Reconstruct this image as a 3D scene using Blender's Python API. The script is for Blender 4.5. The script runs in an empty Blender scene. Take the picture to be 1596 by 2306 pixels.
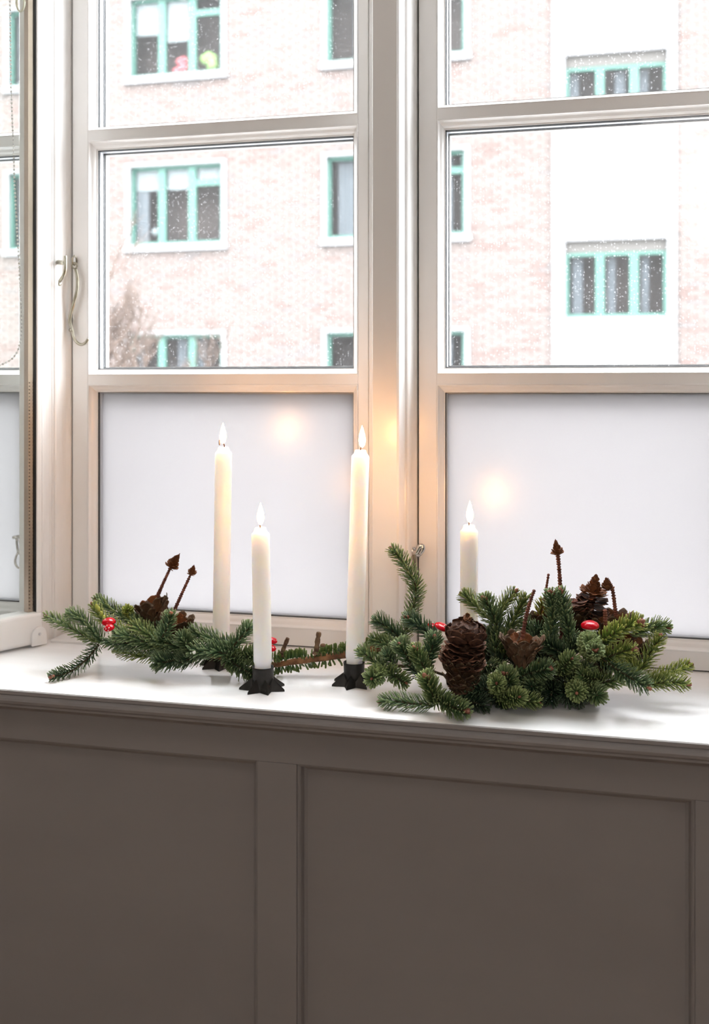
import bpy, math, random
from mathutils import Vector, Matrix
from math import sin, cos, pi, radians

SC = bpy.context.scene
COL = SC.collection
random.seed(7)

# ------------------------------------------------------------------ camera
SILL = 0.75                      # height of the sill top above the floor
H = 0.39                         # camera height above the sill
CZ = SILL + H
FPX, CX, HY = 2400.0, 798.0, 871.0
TH = math.atan(0.25)
CT, ST = cos(TH), sin(TH)
cam_d = bpy.data.cameras.new('camera')
cam = bpy.data.objects.new('camera', cam_d); COL.objects.link(cam)
cam.location = (0, 0, CZ)
cam.rotation_euler = (pi/2, 0, TH)
cam_d.sensor_fit = 'VERTICAL'; cam_d.sensor_height = 36.0; cam_d.sensor_width = 24.9
cam_d.lens = 36.0*FPX/2306.0
cam_d.shift_y = -(1153.0-HY)/2306.0
cam_d.clip_start = 0.02; cam_d.clip_end = 200
cam_d.dof.use_dof = True; cam_d.dof.focus_distance = 1.36; cam_d.dof.aperture_fstop = 5.2
SC.camera = cam

# ------------------------------------------------------------------ world, lights, exposure
w = bpy.data.worlds.new('overcast'); SC.world = w; w.use_nodes = True
bg = w.node_tree.nodes['Background']
bg.inputs[0].default_value = (0.93, 0.96, 1.0, 1); bg.inputs[1].default_value = 7.5
# overcast sky: three times brighter overhead than at the horizon (CIE overcast sky)
_nt = w.node_tree; _tc = _nt.nodes.new('ShaderNodeTexCoord'); _sp = _nt.nodes.new('ShaderNodeSeparateXYZ')
_mr = _nt.nodes.new('ShaderNodeMapRange'); _mr.inputs['From Min'].default_value = 0; _mr.inputs['From Max'].default_value = 1
_mr.inputs['To Min'].default_value = .333; _mr.inputs['To Max'].default_value = 1.0
_vm = _nt.nodes.new('ShaderNodeVectorMath'); _vm.operation = 'SCALE'; _vm.inputs[0].default_value = (0.94, 0.965, 1.0)
_nt.links.new(_tc.outputs['Generated'], _sp.inputs[0]); _nt.links.new(_sp.outputs['Z'], _mr.inputs['Value'])
_nt.links.new(_mr.outputs[0], _vm.inputs['Scale']); _nt.links.new(_vm.outputs[0], bg.inputs[0])
SC.view_settings.view_transform = 'Standard'; SC.view_settings.look = 'None'
SC.view_settings.gamma = 1.0; SC.view_settings.use_curve_mapping = False
SC.view_settings.exposure = 2.0

def area(name, loc, target, sx, sy, power, col):
    l = bpy.data.lights.new(name, 'AREA'); l.shape = 'RECTANGLE'; l.size = sx; l.size_y = sy
    l.energy = power; l.color = col
    o = bpy.data.objects.new(name, l); COL.objects.link(o); o.location = loc
    o.rotation_euler = (Vector(target)-Vector(loc)).to_track_quat('-Z', 'Y').to_euler()
    return o
# daylight entering by the room's other window (rear wall) and an added ceiling fill with no lamp behind it
area('rear_window_light', (0.85, -2.45, 2.15), (0.1, 1.5, 1.3), 1.5, .8, 5.2, (1.0, 0.96, 0.93))
area('ceiling_fill_light', (-0.9, -0.2, 2.55), (-0.9, -0.2, 0), 0.6, 0.6, 1.5, (1.0, 0.90, 0.82))

# ------------------------------------------------------------------ helpers
def P(px, py, Y):
    u = (px-CX)/FPX; v = (HY-py)/FPX
    d = Y/(CT+u*ST)
    return Vector((d*(-ST+u*CT), Y, CZ+d*v))
def PX(px, Y): return P(px, 0, Y).x
def W(px, py, Y, zmin=0.007):
    p = P(px, py, Y)
    if p.z < SILL+zmin:
        u = (px-CX)/FPX; d = (H-zmin)*FPX/(py-HY)
        p = Vector((d*(-ST+u*CT), d*(CT+u*ST), SILL+zmin))
    return p

def world_loc(o):
    v = Vector((0, 0, 0))
    while o: v += o.location; o = o.parent
    return v

class MB:
    def __init__(s): s.v = []; s.f = []; s.c = None
    def add(s, vs, fs):
        n = len(s.v); s.v += [tuple(v) for v in vs]; s.f += [tuple(i+n for i in f) for f in fs]; return s
    def box(s, x0, x1, y0, y1, z0, z1):
        return s.add([(x0,y0,z0),(x1,y0,z0),(x1,y1,z0),(x0,y1,z0),(x0,y0,z1),(x1,y0,z1),(x1,y1,z1),(x0,y1,z1)],
              [(0,3,2,1),(4,5,6,7),(0,1,5,4),(1,2,6,5),(2,3,7,6),(3,0,4,7)])
    def tube(s, pts, rad, n=8, cap=True):
        pts = [Vector(p) for p in pts]
        if not hasattr(rad, '__len__'): rad = [rad]*len(pts)
        vs = []; fs = []; up = None
        for i, p in enumerate(pts):
            t = (pts[min(i+1, len(pts)-1)]-pts[max(i-1, 0)]).normalized()
            if up is None: up = Vector((0,0,1)) if abs(t.z) < .9 else Vector((1,0,0))
            a = t.cross(up).normalized(); b = a.cross(t).normalized(); up = b
            for k in range(n):
                q = 2*pi*k/n; vs.append(p+a*(cos(q)*rad[i])+b*(sin(q)*rad[i]))
        for i in range(len(pts)-1):
            for k in range(n):
                fs.append((i*n+k, i*n+(k+1)%n, (i+1)*n+(k+1)%n, (i+1)*n+k))
        if cap: fs.append(tuple(range(n))[::-1]); fs.append(tuple((len(pts)-1)*n+k for k in range(n)))
        return s.add(vs, fs)
    def lathe(s, prof, c=(0,0,0), n=24, axis=None):
        vs = []; fs = []; c = Vector(c)
        M = Vector(axis).to_track_quat('Z', 'Y').to_matrix() if axis is not None else Matrix.Identity(3)
        for r, z in prof:
            for k in range(n):
                q = 2*pi*k/n; vs.append(c+M@Vector((r*cos(q), r*sin(q), z)))
        for i in range(len(prof)-1):
            for k in range(n): fs.append((i*n+k, i*n+(k+1)%n, (i+1)*n+(k+1)%n, (i+1)*n+k))
        fs.append(tuple(range(n))[::-1]); fs.append(tuple((len(prof)-1)*n+k for k in range(n)))
        return s.add(vs, fs)
    def prism_z(s, poly, z0, z1):
        n = len(poly)
        vs = [(x,y,z0) for x,y in poly]+[(x,y,z1) for x,y in poly]
        fs = [(i,(i+1)%n,(i+1)%n+n,i+n) for i in range(n)]+[tuple(range(n))[::-1], tuple(range(n,2*n))]
        return s.add(vs, fs)
    def prism_x(s, poly, x0, x1):
        n = len(poly)
        vs = [(x0,y,z) for y,z in poly]+[(x1,y,z) for y,z in poly]
        fs = [(i,(i+1)%n,(i+1)%n+n,i+n)[::-1] for i in range(n)]+[tuple(range(n)), tuple(range(n,2*n))[::-1]]
        return s.add(vs, fs)
    def ball(s, c, r, n=10, m=6, sx=1, sy=1, sz=1, M=None):
        prof = []
        vs = [Vector((0,0,-1))]; fs = []
        for j in range(1, m):
            a = -pi/2+pi*j/m
            for k in range(n): vs.append(Vector((cos(a)*cos(2*pi*k/n), cos(a)*sin(2*pi*k/n), sin(a))))
        vs.append(Vector((0,0,1)))
        for k in range(n): fs.append((0, 1+(k+1)%n, 1+k))
        for j in range(m-2):
            for k in range(n): fs.append((1+j*n+k, 1+j*n+(k+1)%n, 1+(j+1)*n+(k+1)%n, 1+(j+1)*n+k))
        L = len(vs)-1
        for k in range(n): fs.append((L, 1+(m-2)*n+k, 1+(m-2)*n+(k+1)%n))
        M = M or Matrix.Identity(3); c = Vector(c)
        return s.add([c+M@Vector((v.x*r*sx, v.y*r*sy, v.z*r*sz)) for v in vs], fs)
    def mesh(s, name, m, off=Vector((0,0,0)), smooth=False):
        me = bpy.data.meshes.new(name)
        me.from_pydata([(v[0]-off.x, v[1]-off.y, v[2]-off.z) for v in s.v], [], s.f)
        if s.c:
            at = me.color_attributes.new('Col', 'FLOAT_COLOR', 'POINT')
            at.data.foreach_set('color', s.c)
        if m: me.materials.append(m)
        if smooth: me.polygons.foreach_set('use_smooth', [True]*len(me.polygons))
        me.update(); return me
    def build(s, name, m, parent=None, smooth=False, kind=None, origin=None, label=None):
        if parent is not None: off = world_loc(parent); loc = (0,0,0)
        elif origin is not None: off = Vector(origin); loc = origin
        else: off = Vector((0,0,0)); loc = (0,0,0)
        o = bpy.data.objects.new(name, s.mesh(name, m, off, smooth)); COL.objects.link(o)
        o.location = loc; o.parent = parent
        if kind: o['kind'] = kind
        if label: o['label'] = label
        return o

def bevel(o, w=0.001, seg=2):
    b = o.modifiers.new('bevel', 'BEVEL'); b.width = w; b.segments = seg; b.limit_method = 'ANGLE'; return o
def thing(name, label, cat, loc, group=None):
    o = bpy.data.objects.new(name, None); COL.objects.link(o); o.location = loc
    o.empty_display_size = 0.02
    o['label'] = label; o['category'] = cat
    if group: o['group'] = group
    return o
def tag(o, label, cat, group=None):
    o['label'] = label; o['category'] = cat
    if group: o['group'] = group
    return o
def struct_empty(name, loc=(0,0,0)):
    o = bpy.data.objects.new(name, None); COL.objects.link(o); o.location = loc; o['kind'] = 'structure'; return o

# ------------------------------------------------------------------ materials
def mat(name, col, rough=0.5, metal=0.0, spec=0.5, **kw):
    m = bpy.data.materials.new(name); m.use_nodes = True
    b = m.node_tree.nodes['Principled BSDF']
    b.inputs['Base Color'].default_value = (*col, 1); b.inputs['Roughness'].default_value = rough
    b.inputs['Metallic'].default_value = metal; b.inputs['Specular IOR Level'].default_value = spec
    for k, v in kw.items(): b.inputs[k.replace('_', ' ')].default_value = v
    return m
def nd(m, t, **kw):
    n = m.node_tree.nodes.new(t)
    for k, v in kw.items(): setattr(n, k, v)
    return n
def noise_color(m, scale, c0, c1, detail=4, stretch=(1,1,1), lo=.35, hi=.65, bump=0, bscale=None, bdist=.001):
    nt = m.node_tree; L = nt.links; b = nt.nodes['Principled BSDF']
    tc = nd(m, 'ShaderNodeTexCoord'); mp = nd(m, 'ShaderNodeMapping'); mp.inputs['Scale'].default_value = stretch
    L.new(tc.outputs['Object'], mp.inputs[0])
    n = nd(m, 'ShaderNodeTexNoise'); n.inputs['Scale'].default_value = scale; n.inputs['Detail'].default_value = detail
    L.new(mp.outputs[0], n.inputs['Vector'])
    r = nd(m, 'ShaderNodeValToRGB'); r.color_ramp.elements[0].position = lo; r.color_ramp.elements[1].position = hi
    r.color_ramp.elements[0].color = (*c0, 1); r.color_ramp.elements[1].color = (*c1, 1)
    L.new(n.outputs[0], r.inputs[0]); L.new(r.outputs[0], b.inputs['Base Color'])
    if bump:
        n2 = nd(m, 'ShaderNodeTexNoise'); n2.inputs['Scale'].default_value = bscale or scale
        n2.inputs['Detail'].default_value = 3; L.new(mp.outputs[0], n2.inputs['Vector'])
        bp = nd(m, 'ShaderNodeBump'); bp.inputs['Strength'].default_value = bump; bp.inputs['Distance'].default_value = bdist
        L.new(n2.outputs[0], bp.inputs['Height']); L.new(bp.outputs[0], b.inputs['Normal'])
    return m

M = {}
M['paint'] = noise_color(mat('white_gloss_paint', (.8,.78,.76), .28), 9, (.79,.78,.765), (.83,.82,.805), bump=.12, bscale=60, stretch=(1,1,.15))
M['sill'] = noise_color(mat('sill_gloss_paint', (.86,.85,.84), .16, Coat_Weight=.3, Coat_Roughness=.08), 5, (.91,.905,.895), (.945,.94,.935), bump=.25, bscale=14, stretch=(.5,3,1), bdist=.0012)
M['taupe'] = noise_color(mat('taupe_paint', (.15,.125,.115), .55), 7, (.222,.203,.198), (.238,.219,.214), bump=.2, bscale=90, stretch=(.3,1,1), bdist=.0006)
M['wallp'] = noise_color(mat('wall_plaster', (.7,.67,.64), .9), 4, (.66,.63,.60), (.71,.68,.65), bump=.1, bscale=60)
M['floor'] = noise_color(mat('oak_floor', (.3,.2,.12), .4), 6, (.20,.13,.08), (.32,.22,.14), stretch=(.3,6,1))
M['gap'] = mat('shadow_gap', (.012,.008,.006), .9, 0, .1)
M['gasket'] = mat('black_gasket', (.02,.022,.025), .6)
M['spacer'] = mat('aluminium_spacer', (.62,.64,.67), .45, .6)
M['brass'] = noise_color(mat('tarnished_brass', (.5,.45,.33), .3, .9), 60, (.25,.225,.165), (.42,.40,.33))
M['chrome'] = mat('chrome', (.7,.68,.65), .18, 1.0)
M['iron'] = noise_color(mat('cast_iron', (.02,.02,.02), .45, .6), 40, (.018,.017,.016), (.04,.038,.035), bump=.5, bscale=220, bdist=.0006)
M['wax'] = mat('candle_wax', (.95,.945,.91), .35, Subsurface_Weight=1.0, Subsurface_Scale=.06)
M['wax'].node_tree.nodes['Principled BSDF'].inputs['Subsurface Radius'].default_value = (1.0,.75,.5)
M['wick'] = mat('burnt_wick', (.03,.015,.02), .9)
M['red'] = mat('red_enamel', (.50,.0,.008), .18, 0, .30)
M['cream'] = mat('cream_stem', (.80,.76,.60), .45)
M['dot'] = mat('white_dot', (.9,.88,.86), .4)
M['bead'] = mat('white_berry', (.85,.85,.82), .4)
M['bark'] = noise_color(mat('fir_bark', (.2,.09,.035), .8), 90, (.13,.05,.02), (.32,.15,.06), bump=.8, bscale=160, bdist=.001)
M['stub'] = noise_color(mat('stub_bark', (.1,.05,.02), .8), 120, (.07,.035,.018), (.20,.12,.06), bump=.8, bscale=200)
M['twig'] = mat('twig', (.08,.06,.025), .8)
M['bud'] = noise_color(mat('bud', (.25,.08,.045), .55), 150, (.16,.05,.03), (.36,.14,.085))
M['rachis'] = noise_color(mat('cone_core', (.14,.04,.02), .75), 150, (.08,.022,.014), (.20,.065,.035))
M['dcore'] = noise_color(mat('dark_cone_core', (.06,.025,.012), .8), 150, (.04,.018,.01), (.13,.06,.03))
M['teal'] = mat('teal_frame', (0.027,0.083,0.065), .6)
M['bwhite'] = mat('white_surround', (0.140,0.140,0.142), .8)
M['lintelshade'] = mat('painted_lintel_shadow', (.070,.066,.061), .9)  # grey for the shadow under the far lintels
M['plaster'] = noise_color(mat('white_plaster', (.9,.9,.91), .9), .8, (0.124,0.125,0.127), (0.130,0.131,0.131))
M['mortar'] = mat('mortar', (0.115,0.102,0.096), .9)
M['street'] = mat('street_paving', (.15,.15,.15), .9)
M['curtain'] = mat('grey_curtain', (0.072,0.072,0.081), .9)
M['blindw'] = mat('white_blind', (.16,.163,.167), .9)
M['broom'] = noise_color(mat('dark_room', (.08,.05,.05), .9), 1.2, (0.032,0.020,0.019), (0.054,0.036,0.032))
M['pot'] = mat('potted_red', (.32,.06,.07), .8)
M['leafout'] = mat('potted_green', (.16,.24,.07), .8)
M['treebark'] = mat('bare_twigs', (.055,.037,.028), .9)
M['film'] = None

def glass(name, tint=(.985,.99,.99), dust=.085, rough=0.0, refl=1.0):
    m = bpy.data.materials.new(name); m.use_nodes = True; nt = m.node_tree; L = nt.links
    for n in list(nt.nodes): nt.nodes.remove(n)
    out = nd(m, 'ShaderNodeOutputMaterial'); tr = nd(m, 'ShaderNodeBsdfTransparent'); tr.inputs[0].default_value = (*tint, 1)
    gl = nd(m, 'ShaderNodeBsdfGlossy'); gl.inputs['Roughness'].default_value = rough
    fr = nd(m, 'ShaderNodeFresnel'); fr.inputs[0].default_value = 1.45
    mu = nd(m, 'ShaderNodeMath', operation='MULTIPLY'); mu.inputs[1].default_value = refl
    # only the front face of the pane reflects; leaving the pane must not count as total reflection
    ge = nd(m, 'ShaderNodeNewGeometry'); inv = nd(m, 'ShaderNodeMath', operation='SUBTRACT'); inv.inputs[0].default_value = 1.0
    L.new(ge.outputs['Backfacing'], inv.inputs[1])
    fm = nd(m, 'ShaderNodeMath', operation='MULTIPLY'); L.new(fr.outputs[0], fm.inputs[0]); L.new(inv.outputs[0], fm.inputs[1])
    L.new(fm.outputs[0], mu.inputs[0])
    m1 = nd(m, 'ShaderNodeMixShader'); L.new(mu.outputs[0], m1.inputs[0]); L.new(tr.outputs[0], m1.inputs[1]); L.new(gl.outputs[0], m1.inputs[2])
    df = nd(m, 'ShaderNodeBsdfTranslucent'); df.inputs[0].default_value = (.95,.95,.95,1)
    tc = nd(m, 'ShaderNodeTexCoord'); vo = nd(m, 'ShaderNodeTexVoronoi'); vo.inputs['Scale'].default_value = 260
    L.new(tc.outputs['Object'], vo.inputs['Vector'])
    rp = nd(m, 'ShaderNodeMapRange'); rp.inputs['From Min'].default_value = .12; rp.inputs['From Max'].default_value = .38
    rp.inputs['To Min'].default_value = 1; rp.inputs['To Max'].default_value = 0; L.new(vo.outputs['Distance'], rp.inputs['Value'])
    # only some cells carry a drop
    sep = nd(m, 'ShaderNodeSeparateColor'); L.new(vo.outputs['Color'], sep.inputs[0])
    gt = nd(m, 'ShaderNodeMath', operation='GREATER_THAN'); gt.inputs[1].default_value = .62; L.new(sep.outputs[0], gt.inputs[0])
    m2 = nd(m, 'ShaderNodeMath', operation='MULTIPLY'); L.new(rp.outputs[0], m2.inputs[0]); L.new(gt.outputs[0], m2.inputs[1])
    m3 = nd(m, 'ShaderNodeMath', operation='MULTIPLY_ADD'); m3.inputs[1].default_value = dust; m3.inputs[2].default_value = .004; L.new(m2.outputs[0], m3.inputs[0])
    ms = nd(m, 'ShaderNodeMixShader'); L.new(m3.outputs[0], ms.inputs[0]); L.new(m1.outputs[0], ms.inputs[1]); L.new(df.outputs[0], ms.inputs[2])
    L.new(ms.outputs[0], out.inputs[0]); return m
M['glass'] = glass('dusty_window_glass')
M['glass2'] = glass('pane_over_film', (.985,.99,.99), 0, .30)
M['sashglass'] = glass('clear_sash_glass', (.955,.975,.965), .0, 0, .5)
M['farglass'] = glass('far_pane_glass', (.9,.93,.93), 0, .02, .35)
def frosted():
    m = bpy.data.materials.new('frosted_film'); m.use_nodes = True; nt = m.node_tree; L = nt.links
    for n in list(nt.nodes): nt.nodes.remove(n)
    out = nd(m, 'ShaderNodeOutputMaterial')
    t = nd(m, 'ShaderNodeBsdfTranslucent'); t.inputs[0].default_value = (.405,.395,.398,1)
    d = nd(m, 'ShaderNodeBsdfDiffuse'); d.inputs[0].default_value = (.6,.6,.6,1)
    g = nd(m, 'ShaderNodeBsdfGlossy'); g.inputs['Roughness'].default_value = .32; g.inputs[0].default_value = (1,1,1,1)
    a = nd(m, 'ShaderNodeMixShader'); a.inputs[0].default_value = .12
    L.new(t.outputs[0], a.inputs[1]); L.new(d.outputs[0], a.inputs[2])
    b = nd(m, 'ShaderNodeMixShader'); b.inputs[0].default_value = .05
    L.new(a.outputs[0], b.inputs[1]); L.new(g.outputs[0], b.inputs[2]); L.new(b.outputs[0], out.inputs[0]); return m
M['frost'] = frosted()
def spacer_mirror():
    m = mat('edge_spacer', (.50,.40,.33), .12, 1.0); nt = m.node_tree
    return m
M['edge'] = spacer_mirror()
def flame_mat():
    m = bpy.data.materials.new('flame'); m.use_nodes = True; nt = m.node_tree; L = nt.links
    for n in list(nt.nodes): nt.nodes.remove(n)
    out = nd(m, 'ShaderNodeOutputMaterial'); e = nd(m, 'ShaderNodeEmission')
    e.inputs[0].default_value = (1.0,.47,.17,1); e.inputs[1].default_value = 50
    t = nd(m, 'ShaderNodeBsdfTransparent'); lw = nd(m, 'ShaderNodeLayerWeight'); lw.inputs[0].default_value = .35
    mx = nd(m, 'ShaderNodeMixShader'); L.new(lw.outputs['Facing'], mx.inputs[0]); L.new(e.outputs[0], mx.inputs[1]); L.new(t.outputs[0], mx.inputs[2])
    L.new(mx.outputs[0], out.inputs[0]); return m
M['flame'] = flame_mat()
def attr_mat(name, rough, spec=.5, transl=0.0, bump=0, mul=1.0):
    m = mat(name, (1,1,1), rough, 0, spec); nt = m.node_tree; L = nt.links; b = nt.nodes['Principled BSDF']
    a = nd(m, 'ShaderNodeAttribute', attribute_name='Col'); L.new(a.outputs['Color'], b.inputs['Base Color'])
    if transl:
        t = nd(m, 'ShaderNodeBsdfTranslucent'); L.new(a.outputs['Color'], t.inputs[0])
        mx = nd(m, 'ShaderNodeMixShader'); mx.inputs[0].default_value = transl
        out = nt.nodes['Material Output']; L.new(b.outputs[0], mx.inputs[1]); L.new(t.outputs[0], mx.inputs[2]); L.new(mx.outputs[0], out.inputs[0])
    if bump:
        tc = nd(m, 'ShaderNodeTexCoord'); n = nd(m, 'ShaderNodeTexNoise'); n.inputs['Scale'].default_value = 300; L.new(tc.outputs['Object'], n.inputs['Vector'])
        bp = nd(m, 'ShaderNodeBump'); bp.inputs['Strength'].default_value = bump; bp.inputs['Distance'].default_value = .0006
        L.new(n.outputs[0], bp.inputs['Height']); L.new(bp.outputs[0], b.inputs['Normal'])
    return m
M['needle'] = attr_mat('fir_needles', .38, .5, .16)
M['scale'] = attr_mat('cone_scale', .62, .3, .10, .5)
M['brick'] = attr_mat('brick', .9, .2)

# ------------------------------------------------------------------ room shell
YF = 1.222            # sill front edge
YP = 1.250            # panelling face
YM = 1.463            # mullion front
YS = 1.529            # sash front
HEAD = CZ + 1.36
RX0, RX1, RY0, RZ1 = -2.6, 2.4, -2.6, 2.65
NX0, NX1 = -1.62, 1.32      # window niche
YO = 1.66
def st(name, mb, m, parent=None):
    o = mb.build(name, m, parent)
    if parent is None: o['kind'] = 'structure'
    return o
st('floor', MB().box(RX0-.1, RX1+.1, RY0-.1, YO, -.1, 0), M['floor'])
st('ceiling', MB().box(RX0-.1, RX1+.1, RY0-.1, YO, RZ1, RZ1+.1), M['wallp'])
st('wall_left', MB().box(RX0-.1, RX0, RY0, YO, 0, RZ1), M['wallp'])
st('wall_right', MB().box(RX1, RX1+.1, RY0, YO, 0, RZ1), M['wallp'])
st('wall_back', MB().box(RX0-.1, RX1+.1, RY0-.1, RY0, 0, RZ1), M['wallp'])
wf = MB()
wf.box(RX0, NX0, YP+.012, YO, 0, RZ1).box(NX1, RX1, YP+.012, YO, 0, RZ1)
wf.box(NX0, NX1, YP+.012, YO, HEAD, RZ1).box(NX0, NX1, YP+.05, YO, 0, SILL-.03)
wall_front = st('wall_front', wf, M['wallp'])
# panelling under the sill: stiles, rails, recessed panels with a mitred moulding
panw, panst, panx = .466, .051, -.4366
ptop = CZ-.4630; pbot = .17
xs = []
x = panx
while x > RX0: x -= panw+panst
x += panw+panst
while x-panw < NX1+.6: xs.append((x-panw, x)); x += panw+panst
PL, PR = RX0, RX1
rail = MB().box(PL, PR, YP, YP+.02, ptop, SILL-.026); bevel(rail.build('rail', M['taupe'], wall_front), .0008)
rail = MB().box(PL, PR, YP, YP+.02, 0, pbot); bevel(rail.build('rail', M['taupe'], wall_front), .0008)
edges = [PL]+[e for p in xs for e in p]+[PR]
for a, b in zip(edges[0::2], edges[1::2]):
    if b > a: bevel(MB().box(a, b, YP, YP+.02, pbot, ptop).build('stile', M['taupe'], wall_front), .0008)
def ring_loft(mb, x0, x1, z0, z1, prof):
    """mitred frame: prof = (inset, y) rings"""
    n = len(mb.v); vs = []; fs = []
    for s, y in prof: vs += [(x0+s,y,z0+s),(x1-s,y,z0+s),(x1-s,y,z1-s),(x0+s,y,z1-s)]
    for i in range(len(prof)-1):
        for k in range(4): fs.append((i*4+k, i*4+(k+1)%4, (i+1)*4+(k+1)%4, (i+1)*4+k))
    mb.add(vs, fs); return mb
for a, b in xs:
    MB().box(a-.004, b+.004, YP+.0155, YP+.035, pbot-.004, ptop+.004).build('panel', M['taupe'], wall_front)
    mo = MB(); ring_loft(mo, a-.0005, b+.0005, pbot-.0005, ptop+.0005, [(0,YP+.0003),(.0008,YP+.0030),(.0030,YP+.0036),(.0046,YP+.0055),(.0058,YP+.0090),(.0066,YP+.0125),(.0092,YP+.0145),(.0105,YP+.0157)])
    mo.build('panel_moulding', M['taupe'], wall_front)
# sill: white top board with a painted taupe nosing and scotia
sx0, sx1 = NX0+.001, NX1-.001
sl = struct_empty('window_sill', (0, YF, SILL))
top = MB().prism_x([(YF+.0018,SILL),(1.60,SILL),(1.60,SILL-.017),(YF+.0018,SILL-.017)], sx0, sx1).build('sill_board', M['sill'], sl)
nose = [(YF+.0016,SILL-.0004),(YF+.0002,SILL-.0012),(YF,SILL-.0055),(YF+.0014,SILL-.0066),(YF+.0002,SILL-.0078),(YF-.0022,SILL-.0100),(YF-.0032,SILL-.0130),(YF-.0022,SILL-.0165),(YF+.0005,SILL-.0190),
        (YF+.004,SILL-.0200),(YF+.010,SILL-.0205),(YF+.016,SILL-.0235),(YF+.022,SILL-.029),(YP+.002,SILL-.036),(YP+.012,SILL-.036),(YP+.012,SILL-.0221),(YF+.0016,SILL-.0221)]
MB().prism_x(nose, sx0, sx1).build('nosing', M['taupe'], sl, smooth=False, label='taupe painted rounded front edge')

# ------------------------------------------------------------------ windows
PIT = .5565
zU_g, zU_f0, zU_f1, zU_t = CZ+.4115, CZ+.4035, CZ+.3880, CZ+.3750       # upper transom: glass bottom, face top, face bottom, next glass top
zM_g, zM_f0, zM_f1, zM_t = CZ+.0275, CZ+.0185, CZ+.0040, CZ-.0085
zB_g, zB_f0 = CZ-.3490, CZ-.3630
def glazing(win, x0, x1, z0, z1, zi0, zi1, frost):
    # x0..x1, z0..z1 = opening at the sash face ; moulding width differs top/bottom
    mx = .0097
    prof = [(0,-.0002),(.06,-.0012),(.16,-.0008),(.22,.0018),(.34,.0045),(.62,.0075),(.80,.0105),(.84,.0128),(1,.0132),(1,.0150)]
    vs = []; fs = []
    for s, y in prof:
        a = s*mx; lo = s*(zi0-z0); hi = s*(z1-zi1)
        vs += [(x0+a,YS+y,z0+lo),(x1-a,YS+y,z0+lo),(x1-a,YS+y,z1-hi),(x0+a,YS+y,z1-hi)]
    for i in range(len(prof)-1):
        for k in range(4): fs.append((i*4+k, i*4+(k+1)%4, (i+1)*4+(k+1)%4, (i+1)*4+k))
    MB().add(vs, fs).build('glazing_bead', M['paint'], win)
    gx0, gx1, gz0, gz1 = x0+mx, x1-mx, zi0, zi1
    def tun(name, m, ins, y0, y1, lab=None):
        t = MB(); ring_loft(t, gx0, gx1, gz0, gz1, [(-.003,YS+y0),(ins,YS+y0),(ins,YS+y1),(-.003,YS+y1)]); return t.build(name, m, win, label=lab)
    tun('gasket', M['gasket'], .0008, .0150, .0190)
    tun('spacer', M['spacer'], .0020, .0191, .0290)
    tun('gasket', M['gasket'], .0030, .0291, .0345)
    tun('outer_stop', M['paint'], .0040, .0346, .0442)
    MB().box(gx0-.002, gx1+.002, YS+.0152, YS+.0180, gz0-.002, gz1+.002).build('pane', M['glass2' if frost else 'glass'], win)
    if frost:
        MB().box(gx0+.0022, gx1-.0022, YS+.0255, YS+.0275, gz0+.0022, gz1-.0022).build('frosted_pane', M['frost'], win, label='frosted lower pane')
def window(n, off):
    win = struct_empty('window_%d' % n, (off-.58, YS, SILL))
    xa, xb = off-.8425, off-.3610        # sash
    fa, fb = off-.8154, off-.3772        # face opening
    for a, b, q in ((xa, fa, 0), (fb, xb, 1)):
        bevel(MB().box(a, b, YS, YS+.044, SILL+.002, HEAD-.004).build('stile', M['paint'], win), .0012)
    for z0, z1 in ((SILL+.002, zB_f0), (zM_f1, zM_f0), (zU_f1, zU_f0), (HEAD-.06, HEAD-.004)):
        MB().box(fa, fb, YS, YS+.044, z0, z1).build('rail', M['paint'], win)
    # inner edge lip hides the raw square between face and tunnel
    glazing(win, fa, fb, zB_f0, zM_f1, zB_g, zM_t, True)
    glazing(win, fa, fb, zM_f0, zU_f1, zM_g, zU_t, False)
    glazing(win, fa, fb, zU_f0, HEAD-.06, zU_g, HEAD-.072, False)
    bevel(MB().box(xb+.0012, off-.3440, YS-.004, YS+.05, SILL+.001, HEAD-.002).build('closing_bead', M['paint'], win), .002)
    MB().box(xa-.0026, xb+.0013, YS+.012, YS+.055, SILL+.0003, HEAD-.001).f  # (no body)
    MB().box(fa-.02, fb+.02, YS+.004, YS+.012, SILL-.001, SILL+.0021).build('shade_strip', M['gap'], win, label='dark strip painted as the shade in the gap under the sash')  # near-black strip, shade under the sash given as colour
    return win
offs = [-PIT, 0, PIT, 2*PIT]
wins = [window(i+1, o) for i, o in enumerate(offs)]
# posts between the sashes, with a moulded reveal on their right side
def post(n, off):
    X0 = off-.8607; YB = YO-.005
    p = [(X0-.0359,YB),(X0-.0359,YM+.0008),(X0-.0351,YM),(X0-.0006,YM),(X0,YM+.0006),(X0+.0022,YM+.0020),(X0+.0026,YM+.0045),
         (X0+.0020,YM+.0075),(X0+.0024,YM+.0130),(X0+.0040,YM+.0190),(X0+.0062,YM+.0230),(X0+.0075,YM+.0238),(X0+.0066,YM+.0262),(X0+.0066,YM+.0285),
         (X0+.0086,YM+.0292),(X0+.0100,YM+.0310),(X0+.0108,YM+.0380),(X0+.0114,YM+.0480),(X0+.0126,YM+.0560),(X0+.0142,YM+.0610),(X0+.0155,YM+.0640),(X0+.0160,YM+.0670),(X0+.0160,YB)]
    o = MB().prism_z(p[::-1], SILL+.0004, HEAD).build('trim_%d' % n, M['paint']); o['kind'] = 'structure'
    MB().box(X0+.0135, X0+.0188, YS+.010, YS+.05, SILL+.0005, HEAD).build('shadow_gap', M['gap'], o, label='dark bar painted as the shade between post and sash')  # near-black bar, the gap's shade put in as colour
    # plinth strip at its foot
    return o
posts = [post(i+1, o) for i, o in enumerate(offs+[3*PIT])]
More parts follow.
